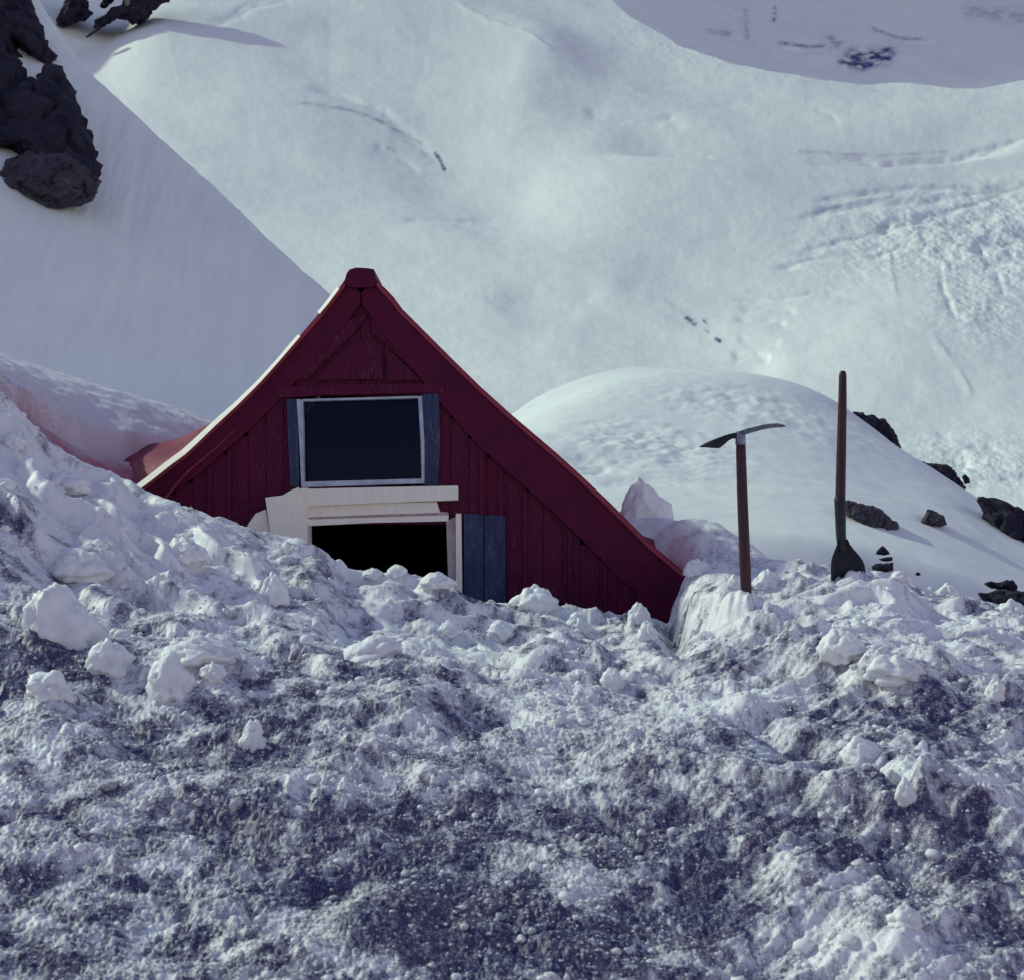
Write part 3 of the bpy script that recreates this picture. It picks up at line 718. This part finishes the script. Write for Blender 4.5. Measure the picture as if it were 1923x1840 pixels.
# ------------------------------------------------------------------ rocks
def rock(name, label, poly, d, thick, m=M_ROCK, cat='rock', seed=1, rings=9, rough=.10, group=None, y_slope=0.0):
    """poly: outline in photo px; a solid of its own size and thickness at distance d.
    y_slope leans it back with the ground (m of depth per m of height)"""
    P = []
    n = len(poly)
    for i in range(n):                      # resample and roughen the outline
        a, b = poly[i], poly[(i + 1) % n]; L = math.hypot(b[0] - a[0], b[1] - a[1]); k = max(2, int(L / 7))
        for j in range(k):
            t = j / k; P.append((a[0] + (b[0] - a[0]) * t, a[1] + (b[1] - a[1]) * t))
    cu = sum(p[0] for p in P) / len(P); cv = sum(p[1] for p in P) / len(P)
    size = max(max(p[0] for p in P) - min(p[0] for p in P), max(p[1] for p in P) - min(p[1] for p in P)) / F * d
    bm = bmesh.new(); ringsv = []
    m_ = len(P)
    def vert(px, py, off):
        X, Y, Z = W(px, py, d)
        q = Vector((X, off * 3, Z)) * (3.0 / size) + Vector((seed * 5.1, 0, seed))
        w = mn.noise(q) * .6 + mn.noise(q * 2.3) * .35 + mn.noise(q * 5) * .18
        w = w * .45 + (math.floor(w * 5 + .5) / 5) * .75 + abs(mn.noise(q * 9)) * .22       # broken ledges
        dep = off + w * thick * .55
        dx = mn.noise(q + Vector((9, 9, 9))) * size * rough * .5; dz = mn.noise(q * 1.7 + Vector((3, 9, 1))) * size * rough * .5
        yy = d + dep + y_slope * (Z - W(cu, cv, d)[2])
        return bm.verts.new((X * yy / d + dx * .5, yy, Z * yy / d + dz * .5))
    for side in (-1, 1):
        prev = ringsv[0] if side == 1 and ringsv else None
        for r in range(0 if side == -1 else 1, rings):
            s = math.cos(r / rings * math.pi / 2); dep = side * thick * math.sin(r / rings * math.pi / 2)
            s = s ** .7
            ring = [vert(cu + (p[0] - cu) * s, cv + (p[1] - cv) * s, dep) for p in P]
            if prev:
                for i in range(m_):
                    j = (i + 1) % m_
                    fc = (prev[i], prev[j], ring[j], ring[i]) if side == 1 else (prev[j], prev[i], ring[i], ring[j])
                    bm.faces.new(fc)
            ringsv.append(ring); prev = ring
        c = vert(cu, cv, side * thick)
        for i in range(m_):
            j = (i + 1) % m_
            bm.faces.new((prev[i], prev[j], c) if side == 1 else (prev[j], prev[i], c))
    bm.normal_update()
    bmesh.ops.recalc_face_normals(bm, faces=bm.faces)
    bmesh.ops.triangulate(bm, faces=bm.faces)
    me = bpy.data.meshes.new(name); bm.to_mesh(me); bm.free()
    o = link(name, me, m)
    md = o.modifiers.new('remesh', 'REMESH'); md.mode = 'VOXEL'; md.voxel_size = size / (90 if size > 1.2 else 55)
    dg = bpy.context.evaluated_depsgraph_get(); ev = o.evaluated_get(dg)
    m2 = bpy.data.meshes.new_from_object(ev); o.modifiers.clear()
    n_ = len(m2.vertices); co_ = np.empty(n_ * 3, np.float32); no_ = np.empty(n_ * 3, np.float32)
    m2.vertices.foreach_get('co', co_); m2.vertex_normals.foreach_get('vector', no_)
    co_ = co_.reshape(-1, 3); no_ = no_.reshape(-1, 3); sc = 1 / size
    for i in range(n_):
        q = Vector(co_[i]) * sc + Vector((seed * 1.3, 0, seed * .7))
        v1 = mn.voronoi(q * 5)[0]; v2 = mn.voronoi(q * 12)[0]
        st_ = q.dot(Vector((.45, .3, .84))) * 11 + 1.2 * mn.noise(q * 4); st_ = abs(st_ - math.floor(st_) - .5)
        bk = .35 if size > 1.2 else 1.0
        dd_ = -.030 * math.exp(-((v1[1] - v1[0]) / .10) ** 2) + .030 * bk * (.4 - v1[0]) + .012 * bk * (.4 - v2[0]) + .030 * bk * mn.noise(q * 9) + .014 * mn.noise(q * 22) + .018 * st_
        co_[i] += no_[i] * dd_ * size
    m2.vertices.foreach_set('co', co_.ravel()); m2.update()
    m2.materials.clear(); m2.materials.append(m)
    o.data = m2; bpy.data.meshes.remove(me); m2.name = name
    md = o.modifiers.new('decimate', 'DECIMATE'); md.ratio = .05 if size > 1.2 else .45
    dg = bpy.context.evaluated_depsgraph_get(); m3 = bpy.data.meshes.new_from_object(o.evaluated_get(dg)); o.modifiers.clear()
    o.data = m3; m3.name = name
    tag(o, label, cat, group)
    return o
def mdist(u, v):
    x, y, z = hit(u, v, 9.5, 45, fn=mid_h, steps=900); return y
rock('rock_outcrop', 'tall dark crag in the top left corner, above the snow notch', [(-160, -140), (30, -120), (52, -20), (62, 20), (78, 50), (90, 90), (104, 105), (95, 124), (70, 108), (50, 100), (36, 72), (48, 130), (30, 140), (0, 90), (-60, 60), (-160, 40)], pl(0, 20) - .3, 1.1, seed=2, y_slope=.8)
rock('rock_outcrop', 'largest dark crag on the left edge, below the snow notch', [(-200, 60), (-60, 70), (5, 78), (12, 100), (40, 112), (48, 150), (78, 156), (84, 128), (118, 128), (122, 148), (138, 165), (150, 210), (172, 250), (178, 270), (193, 302), (190, 346), (170, 358), (120, 340), (40, 296), (10, 296), (-200, 330)], pl(60, 220) - .3, 1.3, seed=3, y_slope=.8)
rock('rock_outcrop', 'striped grey rock block at the foot of the large left crag', [(-10, 330), (14, 300), (60, 286), (120, 290), (165, 320), (190, 340), (178, 372), (150, 388), (100, 390), (60, 378), (20, 355)], pl(90, 340) - .4, .8, M_ROCK2, seed=4, y_slope=.6)
G = 'dark rocks of the far headwall at the top left'
rock('headwall_rock', 'dark rock patch left of the snow gully, topmost left of the far headwall', [(104, 40), (118, 12), (130, -20), (160, -40), (166, 20), (176, 24), (158, 40), (140, 42), (118, 56), (104, 50)], 560, 12, seed=5, group=G)
rock('headwall_rock', 'broad jagged rock patch on the far headwall right of the snow gully', [(176, 40), (200, 32), (208, 18), (230, 12), (240, -40), (330, -40), (318, 4), (296, 10), (284, 24), (276, 40), (250, 48), (240, 38), (216, 36), (190, 52), (176, 56)], 560, 12, seed=6, group=G)
rock('headwall_rock', 'small rock sliver below the jagged patch on the far headwall', [(160, 70), (172, 60), (186, 50), (190, 54), (176, 64), (164, 72)], 530, 3, seed=7, group=G)
rock('headwall_rock', 'thin rock rib at the top edge between the two far patches', [(186, 12), (200, -10), (216, -40), (226, -30), (214, 2), (196, 18)], 570, 6, seed=8, group=G)
G = 'rocks poking out of the snow dome on the right'
rock('rock', 'dark jagged rock right behind the shovel handle, on the dome skyline', [(1602, 772), (1614, 774), (1628, 780), (1636, 778), (1648, 788), (1660, 786), (1672, 800), (1684, 820), (1693, 846), (1680, 850), (1650, 850), (1620, 830), (1604, 800)], 17.6, .24, seed=9, group=G)
rock('rock', 'dark rock on the dome skyline right of the one behind the shovel', [(1732, 868), (1752, 872), (1780, 874), (1796, 888), (1806, 904), (1814, 918), (1800, 930), (1770, 915), (1745, 895)], 16.0, .2, seed=10, group=G)
rock('rock', 'big black ragged rock band at the right border of the dome', [(1832, 932), (1850, 936), (1880, 938), (1902, 950), (1925, 958), (2000, 985), (2100, 1090), (2010, 1100), (1930, 1070), (1912, 1058), (1916, 1046), (1902, 1040), (1900, 1020), (1906, 1008), (1876, 994), (1852, 976), (1846, 966), (1852, 960)], 13.6, .3, seed=11, group=G)
rock('rock', 'long sloping slab of rock right of the shovel socket', [(1582, 944), (1600, 940), (1618, 948), (1640, 950), (1662, 962), (1676, 978), (1688, 984), (1686, 1000), (1672, 1006), (1640, 996), (1610, 984), (1596, 972), (1586, 964)], mdist(1635, 985) + .1, .22, M_ROCK2, seed=12, group=G)
rock('rock', 'small half round boulder on the dome right of the sloping slab', [(1722, 984), (1736, 970), (1742, 955), (1756, 960), (1772, 968), (1778, 984), (1766, 990), (1744, 988)], mdist(1750, 985) + .05, .16, M_ROCK2, seed=13, group=G)
dd = mdist(1660, 1060)
rock('rock', 'small pointed rock topping the little stack beside the shovel blade', [(1644, 1040), (1650, 1030), (1658, 1024), (1666, 1032), (1672, 1040), (1660, 1042)], dd + .05, .07, seed=14, group=G)
rock('rock', 'flat rock in the middle of the little stack beside the shovel blade', [(1650, 1050), (1664, 1046), (1676, 1045), (1676, 1052), (1662, 1054)], dd, .06, seed=15, group=G)
rock('rock', 'lowest rock of the little stack beside the shovel blade', [(1637, 1064), (1646, 1058), (1662, 1058), (1677, 1056), (1678, 1070), (1664, 1074), (1640, 1070)], dd - .05, .09, seed=16, group=G)
rock('rock', 'long narrow rock lying above the bank edge at the right border', [(1848, 1096), (1856, 1092), (1876, 1094), (1892, 1088), (1904, 1090), (1912, 1102), (1908, 1112), (1890, 1106), (1862, 1104)], 9.45, .12, seed=17, group=G)
rock('rock', 'dark rock half hidden by the bank edge in the right corner', [(1836, 1114), (1862, 1112), (1890, 1108), (1930, 1112), (1990, 1120), (2000, 1190), (1900, 1170), (1860, 1140)], 9.2, .3, seed=18, group=G)
rock('rock', 'tiny dark pebble on the snow right of the little stack', [(1718, 1078), (1724, 1073), (1730, 1078), (1724, 1081)], mdist(1724, 1080), .03, seed=19, group=G)
rock('rock', 'small dark stone at the right end of the second skyline rock', [(1806, 896), (1812, 890), (1820, 898), (1822, 908), (1812, 910)], 15.6, .04, seed=20, group=G)

# ------------------------------------------------------------------ hut
HY = 7.0
def hp(u, v, dy=0.0):
    return W(u, v, HY + dy)
def prism(polys, dy0, dy1, bev=0.0):
    """polys: list of px outlines (at the hut front), solid from dy0 (nearer) to dy1"""
    bm = bmesh.new()
    for it in polys:
        p, a, b = it if isinstance(it, tuple) and len(it) == 3 and hasattr(it[0], '__len__') and hasattr(it[0][0], '__len__') else (it, dy0, dy1)
        pts = [hp(u, v, a) for u, v in p]
        fr = [bm.verts.new(q) for q in pts]; bk = [bm.verts.new((q[0], HY + b, q[2])) for q in pts]
        bm.faces.new(fr); bm.faces.new(bk[::-1])
        for i in range(len(p)):
            j = (i + 1) % len(p); bm.faces.new((fr[j], fr[i], bk[i], bk[j]))
    bmesh.ops.recalc_face_normals(bm, faces=bm.faces)
    if bev: bmesh.ops.bevel(bm, geom=list(bm.edges), offset=bev, segments=1, affect='EDGES', clamp_overlap=True)
    bmesh.ops.triangulate(bm, faces=[f for f in bm.faces if len(f.verts) > 4])
    me = bpy.data.meshes.new('part'); bm.to_mesh(me); bm.free(); return me

hut = empty('mountain_hut', hp(678, 1160))
tag(hut, 'red wooden hut gable with open window and doorway, buried to its roof in snow', 'hut')
def part(name, me, m, parent=None, smooth=False):
    me.name = name
    o = link(name, me, m, parent or hut, smooth)
    if parent is None: o.matrix_parent_inverse = hut.matrix_world.inverted()
    return o
bpy.context.view_layer.update()

LO = [(651, 521), (636, 542), (615, 570), (599, 589), (563, 631), (521, 680), (487, 718), (445, 760), (404, 798), (369, 832), (346, 853), (316, 875), (286, 899), (262, 917), (225, 945), (190, 972)]
RO = [(704, 521), (719, 540), (738, 560), (754, 582), (788, 616), (849, 677), (900, 727), (961, 782), (1041, 850), (1090, 894), (1142, 943), (1182, 983), (1222, 1023), (1262, 1056), (1289, 1079), (1330, 1110)]
def ov(u):
    P = sorted(LO) if u < 677 else RO
    return float(np.interp(u, [p[0] for p in P], [p[1] for p in P]))
def off(poly, k, sgn):
    """shift a polyline k px towards the inside (down and inwards)"""
    out = []
    for i, (u, v) in enumerate(poly):
        a = poly[max(0, i - 1)]; b = poly[min(len(poly) - 1, i + 1)]
        du, dv = b[0] - a[0], b[1] - a[1]; L = math.hypot(du, dv)
        nx, ny = -dv / L * sgn, du / L * sgn
        kk = k(u) if callable(k) else k
        out.append((u + nx * kk, v + ny * kk))
    return out
# fascia boards: left goes down-left, right goes down-right
kR = lambda u: 50 + 34 * min(1, max(0, (u - 720) / 250))
kL = lambda u: 50 - 8 * min(1, max(0, (420 - u) / 150))
LI = off(LO, kL, -1); RI = off(RO, kR, 1)
def seg(outer, inner, i0, i1): return outer[i0:i1 + 1] + inner[i0:i1 + 1][::-1]
def clipu(poly, lo=None, hi=None):
    return [(max(lo, u) if lo is not None else u, v) if hi is None else (min(hi, u), v) for u, v in poly]
fa = [(seg(LO, LI, 0, 4), -.044, -.022), (seg(LO, LI, 4, 8), -.040, -.021), (seg(LO, LI, 8, 12), -.043, -.021), (seg(LO, LI, 12, 15), -.040, -.021)]
fb = [(seg(RO, RI, 0, 4), -.046, -.022), (seg(RO, RI, 4, 7), -.041, -.021), (seg(RO, RI, 7, 10), -.045, -.021), (seg(RO, RI, 10, 14), -.040, -.021)]
o1 = part('bargeboard', prism([(clipu(p, hi=676.5), a, b) for p, a, b in fa], 0, 0), M_RED2)
o2 = part('bargeboard', prism([(clipu(p, lo=677.5), a, b) for p, a, b in fb], 0, 0), M_RED2)
# small lower piece of the right verge, turned down at its foot
part('corner_board', prism([[(1292, 1080), (1285, 1130), (1264, 1165), (1215, 1190), (1190, 1165), (1200, 1090), (1222, 1050)]], -.050, -.018), M_RED2)

def iv(u):
    P = sorted(LI) if u < 677 else sorted(RI)
    return float(np.interp(u, [p[0] for p in P], [p[1] for p in P]))
# vertical wall boards with gaps, cut round the openings
edges = [232, 262, 295, 330, 362, 394, 430, 466, 500, 532, 556, 578, 612, 650, 677, 706, 722, 760, 792, 822, 846, 880, 915, 950, 986, 1020, 1056, 1090, 1125, 1160, 1196, 1230, 1262]
OPEN = [(556, 792, 744, 914), (578, 846, 984, 1400)]
boards = []
for a, b in zip(edges[:-1], edges[1:]):
    m_ = (a + b) / 2; dyj = random.uniform(-.0035, .0035)
    g = .45
    tl, tr = iv(a) - 12, iv(b) - 12
    if a >= 846 and random.random() < .6: tl = tr = iv(a) + random.uniform(6, 15)        # square cut tops leave dark gaps
    if b <= 470 and random.random() < .6: tl = tr = iv(b) + random.uniform(8, 16)
    if a < 677 < b: tl = tr = 560
    spans = []
    top = max(tl, tr)
    cuts = sorted([(t, bo) for (l, r, t, bo) in OPEN if l - 1 <= a and b <= r + 1])
    cur = None; bot = 1300
    if not cuts: spans.append((tl, tr, bot))
    else:
        s = (tl, tr)
        for (t, bo) in cuts:
            if t > max(s): spans.append((s[0], s[1], t))
            s = (bo, bo)
        if s[0] < bot: spans.append((s[0], s[1], bot))
    for (x, y_, z) in spans:
        boards.append(([(a + g, x), (b - g, y_), (b - g, z), (a + g, z)], -.012 + dyj, .014 + dyj))
part('wall', prism(boards, 0, 0), M_RED)
# raised gable boards over the window
part('gable_panel', prism([([(590, 714), (612, 690), (648, 655), (676, 640), (704, 640), (716, 650), (718, 712)], -.032, -.017),
                           ([(728, 660), (742, 668), (790, 714), (728, 716)], -.030, -.017),
                           ([(528, 716), (548, 700), (590, 664), (648, 604), (690, 590), (668, 622), (604, 684), (578, 712)], -.0372, -.022),
                           ([(696, 596), (712, 604), (770, 668), (822, 716), (796, 716), (730, 650), (700, 626)], -.0355, -.022)], 0, 0), M_RED)
part('cross_board', prism([[(517, 728), (600, 724), (700, 722), (833, 722), (833, 738), (700, 740), (600, 743), (519, 748)]], -.052, -.020), M_RED)
# battens
bt = []
for u in (394, 430, 905, 940, 986, 1070, 1136):
    part('batten', prism([[(u - 4, iv(u) + 6), (u + 4, iv(u) + 6), (u + 4, 1290), (u - 4, 1290)]], -.028, -.019), M_RED)
# ridge cap and roof
part('ridge_cap', prism([[(648, 524), (651, 514), (656, 507), (668, 503), (690, 504), (702, 506), (705, 520), (709, 530), (700, 540), (655, 540), (645, 532)]], -.07, 3.6), M_RED2)
def roof(outer, sgn):
    inner = off(outer, 7, sgn); bm = bmesh.new(); rows = []
    for dy in (-.06, .3, 1, 1.8, 2.7, 3.6):
        r = []
        for k, (u, v) in enumerate(outer + inner[::-1]):
            x, _, z = hp(u, v, -.06); r.append(bm.verts.new((x, HY + dy, z + .012 * mn.noise(Vector((x * 3, dy * 2, 1))))))
        rows.append(r)
    n = len(rows[0])
    for a, b in zip(rows[:-1], rows[1:]):
        for i in range(n):
            j = (i + 1) % n; bm.faces.new((a[i], a[j], b[j], b[i]))
    bm.faces.new(rows[0]); bm.faces.new(rows[-1][::-1])
    bmesh.ops.recalc_face_normals(bm, faces=bm.faces); bmesh.ops.triangulate(bm, faces=[f for f in bm.faces if len(f.verts) > 4])
    me = bpy.data.meshes.new('roof'); bm.to_mesh(me); bm.free(); return me
part('roof', roof(LO, -1), M_ROOF)
part('roof', roof(RO, 1), M_ROOF)
# pale verge trim along the left edge, broken near the top
vt = off(LO, lambda u: -4.5 - 4.5 * min(1, max(0, (500 - u) / 150)), -1)
def verge():
    bm = bmesh.new()
    for i0, i1 in ((1, 3), (4, 15)):
        rows = []
        for i in range(i0, i1 + 1):
            a, b = LO[i], vt[i]
            rows.append([bm.verts.new(p) for p in (hp(a[0] + 1, a[1] + 1, -.105), hp(b[0], b[1], -.035), hp(b[0], b[1], 0), hp(a[0] + 1, a[1] + 1, 0))])
        for p, q in zip(rows[:-1], rows[1:]):
            for k in range(4): bm.faces.new((p[k], p[(k + 1) % 4], q[(k + 1) % 4], q[k]))
        bm.faces.new(rows[0]); bm.faces.new(rows[-1][::-1])
    bmesh.ops.recalc_face_normals(bm, faces=bm.faces)
    me = bpy.data.meshes.new('verge_trim'); bm.to_mesh(me); bm.free(); return me
part('verge_trim', verge(), M_CREAM)
tr2 = off(RO, -2, 1)
part('roof_edge', prism([tr2[1:15] + RO[1:15][::-1]], -.064, -.01), M_ROOF)
# low red sheets running out under the snow left and right
def sheet(name, corners, m, nu=22, nv=12, amp=.02):
    A, B, C_, D_ = [np.array(W(*c)) for c in corners]; V = []
    for j in range(nv):
        for i in range(nu):
            s, t = i / (nu - 1), j / (nv - 1)
            p = (A * (1 - s) + B * s) * (1 - t) + (D_ * (1 - s) + C_ * s) * t
            p[2] += amp * mn.noise(Vector(p) * 3) * 2 - .05 * math.sin(s * math.pi) * .5
            V.append(p)
    V = np.array(V); Q = grid_faces(nv, nu)
    bot = V - np.array([0, 0, .015]); n = nu * nv
    loop = list(range(nu)) + [nu * k + nu - 1 for k in range(1, nv)] + list(range(n - 2, n - nu - 1, -1)) + [nu * k for k in range(nv - 2, 0, -1)]
    side = np.array([[loop[i], loop[(i + 1) % len(loop)], loop[(i + 1) % len(loop)] + n, loop[i] + n] for i in range(len(loop))])
    me = np_mesh(name, np.concatenate([V, bot]), np.concatenate([Q, Q[:, ::-1] + n, side[:, ::-1]]))
    return part(name, me, m, smooth=False)
M_SHEET = paint('snow_dusted_red_sheet', (0.20, 0.022, 0.045), (0.26, 0.045, 0.08), 5, None, 0.5, worn=(0.45, 0.25, 0.32), wornat=0.66)
sheet('side_roof', [(215, 1010, 6.92), (440, 800, 6.95), (455, 775, 8.1), (150, 868, 8.1)], M_SHEET)
sheet('side_roof', [(1170, 1060, 7.02), (1300, 1110, 7.02), (1300, 1032, 7.5), (1150, 975, 7.5)], M_SHEET, amp=.01)

# upper window
part('side_board', prism([[(538, 750), (558, 750), (560, 830), (562, 914), (546, 914), (541, 830)]], -.040, -.010), M_BLUE)
part('side_board', prism([[(792, 740), (824, 740), (826, 830), (822, 912), (797, 912), (795, 830)]], -.042, -.010), M_BLUE)
win = part('window', prism([[(557, 750), (568, 751), (570, 830), (571, 918), (566, 918), (562, 830)],
                            [(785, 745), (792, 744), (797, 830), (797, 908), (792, 908), (790, 830)],
                            [(568, 750), (785, 744), (785, 748), (568, 754)],
                            [(571, 905), (792, 899), (792, 908), (571, 915)]], -.045, .03), M_WHITE)
def pt(name, me, m, par):
    me.name = name
    o = link(name, me, m, par); return o
pt('pane', prism([[(569, 753), (790, 747), (793, 902), (571, 908)]], .004, .008), M_GLASS, win)
part('window_sill', prism([[(556, 925), (572, 918), (700, 915), (860, 912), (860, 939), (700, 945), (572, 951), (556, 951)]], -.085, -.012, .002), M_CREAM)
# doorway
door = part('door_frame', prism([([(560, 918), (577, 916), (579, 1300), (558, 1300)], -.100, .05),
                                 ([(578, 948), (820, 942), (822, 948), (826, 962), (700, 966), (578, 971)], -.050, .01),
                                 ([(578, 975), (842, 967), (842, 978), (700, 981), (578, 987)], -.062, .05),
                                 ([(856, 964), (866, 964), (868, 1120), (870, 1300), (857, 1300)], -.075, .0)], 0, 0), M_CREAM)
pt('reveal', prism([([(838, 978), (856, 970), (857, 1300), (845, 1300), (842, 1100)], -.045, .09), ([(578, 966), (826, 960), (842, 962), (842, 970), (578, 978)], -.038, .06)], 0, 0), M_PINK, door)
part('open_door', prism([([(498, 934), (530, 930), (546, 921), (560, 915), (560, 1300), (520, 1300), (508, 1000)], -.115, -.065),
                         ([(480, 964), (499, 956), (508, 1000), (516, 1020), (462, 1020), (465, 985)], -.075, -.05)], 0, 0), M_CREAM)
part('shutter', prism([([(871, 964), (908, 966), (908, 1300), (872, 1300)], -.050, -.016), ([(910, 968), (928, 966), (949, 970), (950, 1300), (910, 1300)], -.046, -.016)], 0, 0), M_BLUE)
# inside
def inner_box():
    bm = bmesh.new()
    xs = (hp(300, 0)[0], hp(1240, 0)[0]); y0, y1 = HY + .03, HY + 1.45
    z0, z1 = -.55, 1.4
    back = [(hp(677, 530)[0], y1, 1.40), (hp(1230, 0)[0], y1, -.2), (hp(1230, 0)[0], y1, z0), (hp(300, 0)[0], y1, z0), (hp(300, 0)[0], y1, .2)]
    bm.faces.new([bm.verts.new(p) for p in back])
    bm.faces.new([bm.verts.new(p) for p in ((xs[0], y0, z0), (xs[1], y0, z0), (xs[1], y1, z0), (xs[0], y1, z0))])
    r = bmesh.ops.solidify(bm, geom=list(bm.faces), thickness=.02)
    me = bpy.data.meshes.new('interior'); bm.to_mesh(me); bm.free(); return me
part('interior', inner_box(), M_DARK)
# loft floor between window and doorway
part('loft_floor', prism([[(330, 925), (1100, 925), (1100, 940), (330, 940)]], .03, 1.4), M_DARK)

# ------------------------------------------------------------------ ice axe and shovel
def tube(pts, m, name, parent, seg_n=14, flat=1.0):
    """pts: (u, v, width px, depth)"""
    bm = bmesh.new(); rings = []
    for (u, v, w, d) in pts:
        x, y, z = W(u, v, d); r = w / F * d / 2
        rings.append([bm.verts.new((x + r * math.cos(a), y + r * flat * math.sin(a), z)) for a in [i / seg_n * 2 * math.pi for i in range(seg_n)]])
    for a, b in zip(rings[:-1], rings[1:]):
        for i in range(seg_n):
            j = (i + 1) % seg_n; bm.faces.new((a[i], a[j], b[j], b[i]))
    bm.faces.new(rings[0]); bm.faces.new(rings[-1][::-1])
    bmesh.ops.recalc_face_normals(bm, faces=bm.faces)
    me = bpy.data.meshes.new(name); bm.to_mesh(me); bm.free()
    return link(name, me, m, parent, smooth=True)
def slab(sections, m, name, parent, d):
    """closed solid lofted through sections (u, v_top, v_bottom, thickness_m)"""
    bm = bmesh.new(); rings = []
    for (u, vt_, vb, th) in sections:
        x, y, z1 = W(u, vt_, d); z0 = W(u, vb, d)[2]; zm = (z0 + z1) / 2
        rings.append([bm.verts.new(p) for p in ((x, y - th * .3, z1), (x, y + th * .3, z1), (x, y + th / 2, zm), (x, y + th * .3, z0), (x, y - th * .3, z0), (x, y - th / 2, zm))])
    for a, b in zip(rings[:-1], rings[1:]):
        for i in range(6):
            j = (i + 1) % 6; bm.faces.new((a[i], a[j], b[j], b[i]))
    bm.faces.new(rings[0]); bm.faces.new(rings[-1][::-1])
    bmesh.ops.recalc_face_normals(bm, faces=bm.faces)
    me = bpy.data.meshes.new(name); bm.to_mesh(me); bm.free()
    o = link(name, me, m, parent); return o
AD = 5.0
axe = empty('ice_axe'); tag(axe, 'wooden shafted ice axe with steel head standing in the snow right of the hut', 'ice axe')
tube([(1391, 826, 17, AD), (1391.5, 850, 19, AD), (1394, 930, 20, AD), (1398, 1030, 21, AD), (1401, 1100, 21, AD), (1403, 1180, 18, AD)], M_SHAFT, 'shaft', axe, flat=.72)
tube([(1390, 811, 15, AD), (1390.5, 818, 19, AD), (1391, 834, 20, AD), (1391.2, 836, 19, AD)], M_STEEL, 'socket', axe, flat=.8)
slab([(1386, 811, 825, .024), (1400, 806.5, 817, .016), (1415, 802.5, 812, .012), (1432, 798.5, 807.5, .011), (1448, 796, 804.5, .010), (1460, 795.5, 803.5, .009), (1470, 797.5, 803, .007), (1475.5, 800, 802, .004)], M_STEEL, 'pick', axe, AD)
slab([(1387, 812, 825, .022), (1376, 814, 824, .020), (1368, 816, 828, .030), (1360, 818.5, 835, .044), (1351, 822, 842, .056), (1340, 826, 841.5, .062), (1328, 831, 840.5, .066), (1315, 838, 840, .066)], M_IRON, 'adze', axe, AD)
SD = 5.6
sh = empty('snow_shovel'); tag(sh, 'shovel with long wooden handle, stuck blade down in the snow near the right border', 'shovel')
tube([(1582.5, 697, 7, SD), (1582.5, 700, 12, SD), (1582.5, 706, 14.5, SD), (1582, 760, 16, SD), (1580, 850, 18, SD), (1578, 940, 19, SD), (1577.5, 990, 15, SD)], M_SHAFT, 'handle', sh)
tube([(1577, 934, 21, SD), (1577.5, 940, 21.5, SD), (1579, 1000, 19, SD), (1581, 1024, 18, SD), (1584, 1036, 14, SD)], M_IRON, 'socket', sh)
def blade():
    rows = [(1012, 1572, 1590), (1022, 1570, 1594), (1032, 1566, 1602), (1042, 1562, 1611), (1052, 1559.5, 1618), (1062, 1558.5, 1622), (1090, 1558.5, 1624), (1180, 1562, 1622), (1230, 1580, 1605)]
    n = 11; V = []
    for side in (0, 1):
        for (v, a, b) in rows:
            for i in range(n):
                s = i / (n - 1); x, y, z = W(a + (b - a) * s, v, SD)
                wd = (b - a) / F * SD
                V.append((x, y + .28 * wd * (1 - (2 * s - 1) ** 2) - .02 + side * .004, z))
    V = np.array(V); R = len(rows); Q = grid_faces(R, n); m = R * n
    loop = list(range(n)) + [n * k + n - 1 for k in range(1, R)] + list(range(m - 2, m - n - 1, -1)) + [n * k for k in range(R - 2, 0, -1)]
    side = np.array([[loop[i], loop[(i + 1) % len(loop)], loop[(i + 1) % len(loop)] + m, loop[i] + m] for i in range(len(loop))])
    return np_mesh('blade', V, np.concatenate([Q, Q[:, ::-1] + m, side[:, ::-1]]))
link('blade', blade(), M_IRON, sh, smooth=True)

# ------------------------------------------------------------------ light
w = bpy.data.worlds.new('World'); scene.world = w; w.use_nodes = True
nt = w.node_tree; bg = nt.nodes['Background']
sky = nt.nodes.new('ShaderNodeTexSky'); sky.sky_type = 'NISHITA'; sky.sun_disc = False
sky.sun_elevation = math.asin(SUN.z); sky.sun_rotation = math.atan2(SUN.x, SUN.y)
sky.altitude = 2500; sky.air_density = 1.0; sky.dust_density = 2.0; sky.ozone_density = 1.0
tint = nt.nodes.new('ShaderNodeMix'); tint.data_type = 'RGBA'; tint.blend_type = 'MULTIPLY'; tint.inputs[0].default_value = 1
tint.inputs[7].default_value = (1.42, 1.07, 1.05, 1)
nt.links.new(sky.outputs[0], tint.inputs[6]); nt.links.new(tint.outputs[2], bg.inputs[0])
bg.inputs[1].default_value = 0.15
sl = bpy.data.lights.new('sun', 'SUN'); sl.energy = 2.65; sl.angle = math.radians(1.0); sl.color = (0.84, 1.0, 0.77)
so = bpy.data.objects.new('sun', sl); COL.objects.link(so)
so.rotation_euler = SUN.to_track_quat('Z', 'Y').to_euler(); so.location = (-5, 2, 6)

cam = bpy.data.cameras.new('camera'); co = bpy.data.objects.new('camera', cam); COL.objects.link(co)
co.rotation_euler = (math.pi / 2, 0, 0)
cam.sensor_width = 36; cam.sensor_fit = 'HORIZONTAL'; cam.lens = 36 * F / 1923.0
cam.shift_y = (HV - 920.0) / 1923.0; cam.clip_start = .05; cam.clip_end = 8000
cam.dof.use_dof = True; cam.dof.focus_distance = 6.0; cam.dof.aperture_fstop = 9
scene.camera = co
vs = scene.view_settings; vs.view_transform = 'Standard'; vs.look = 'None'; vs.gamma = 1; vs.exposure = 0.04
scene.cycles.max_bounces = 8
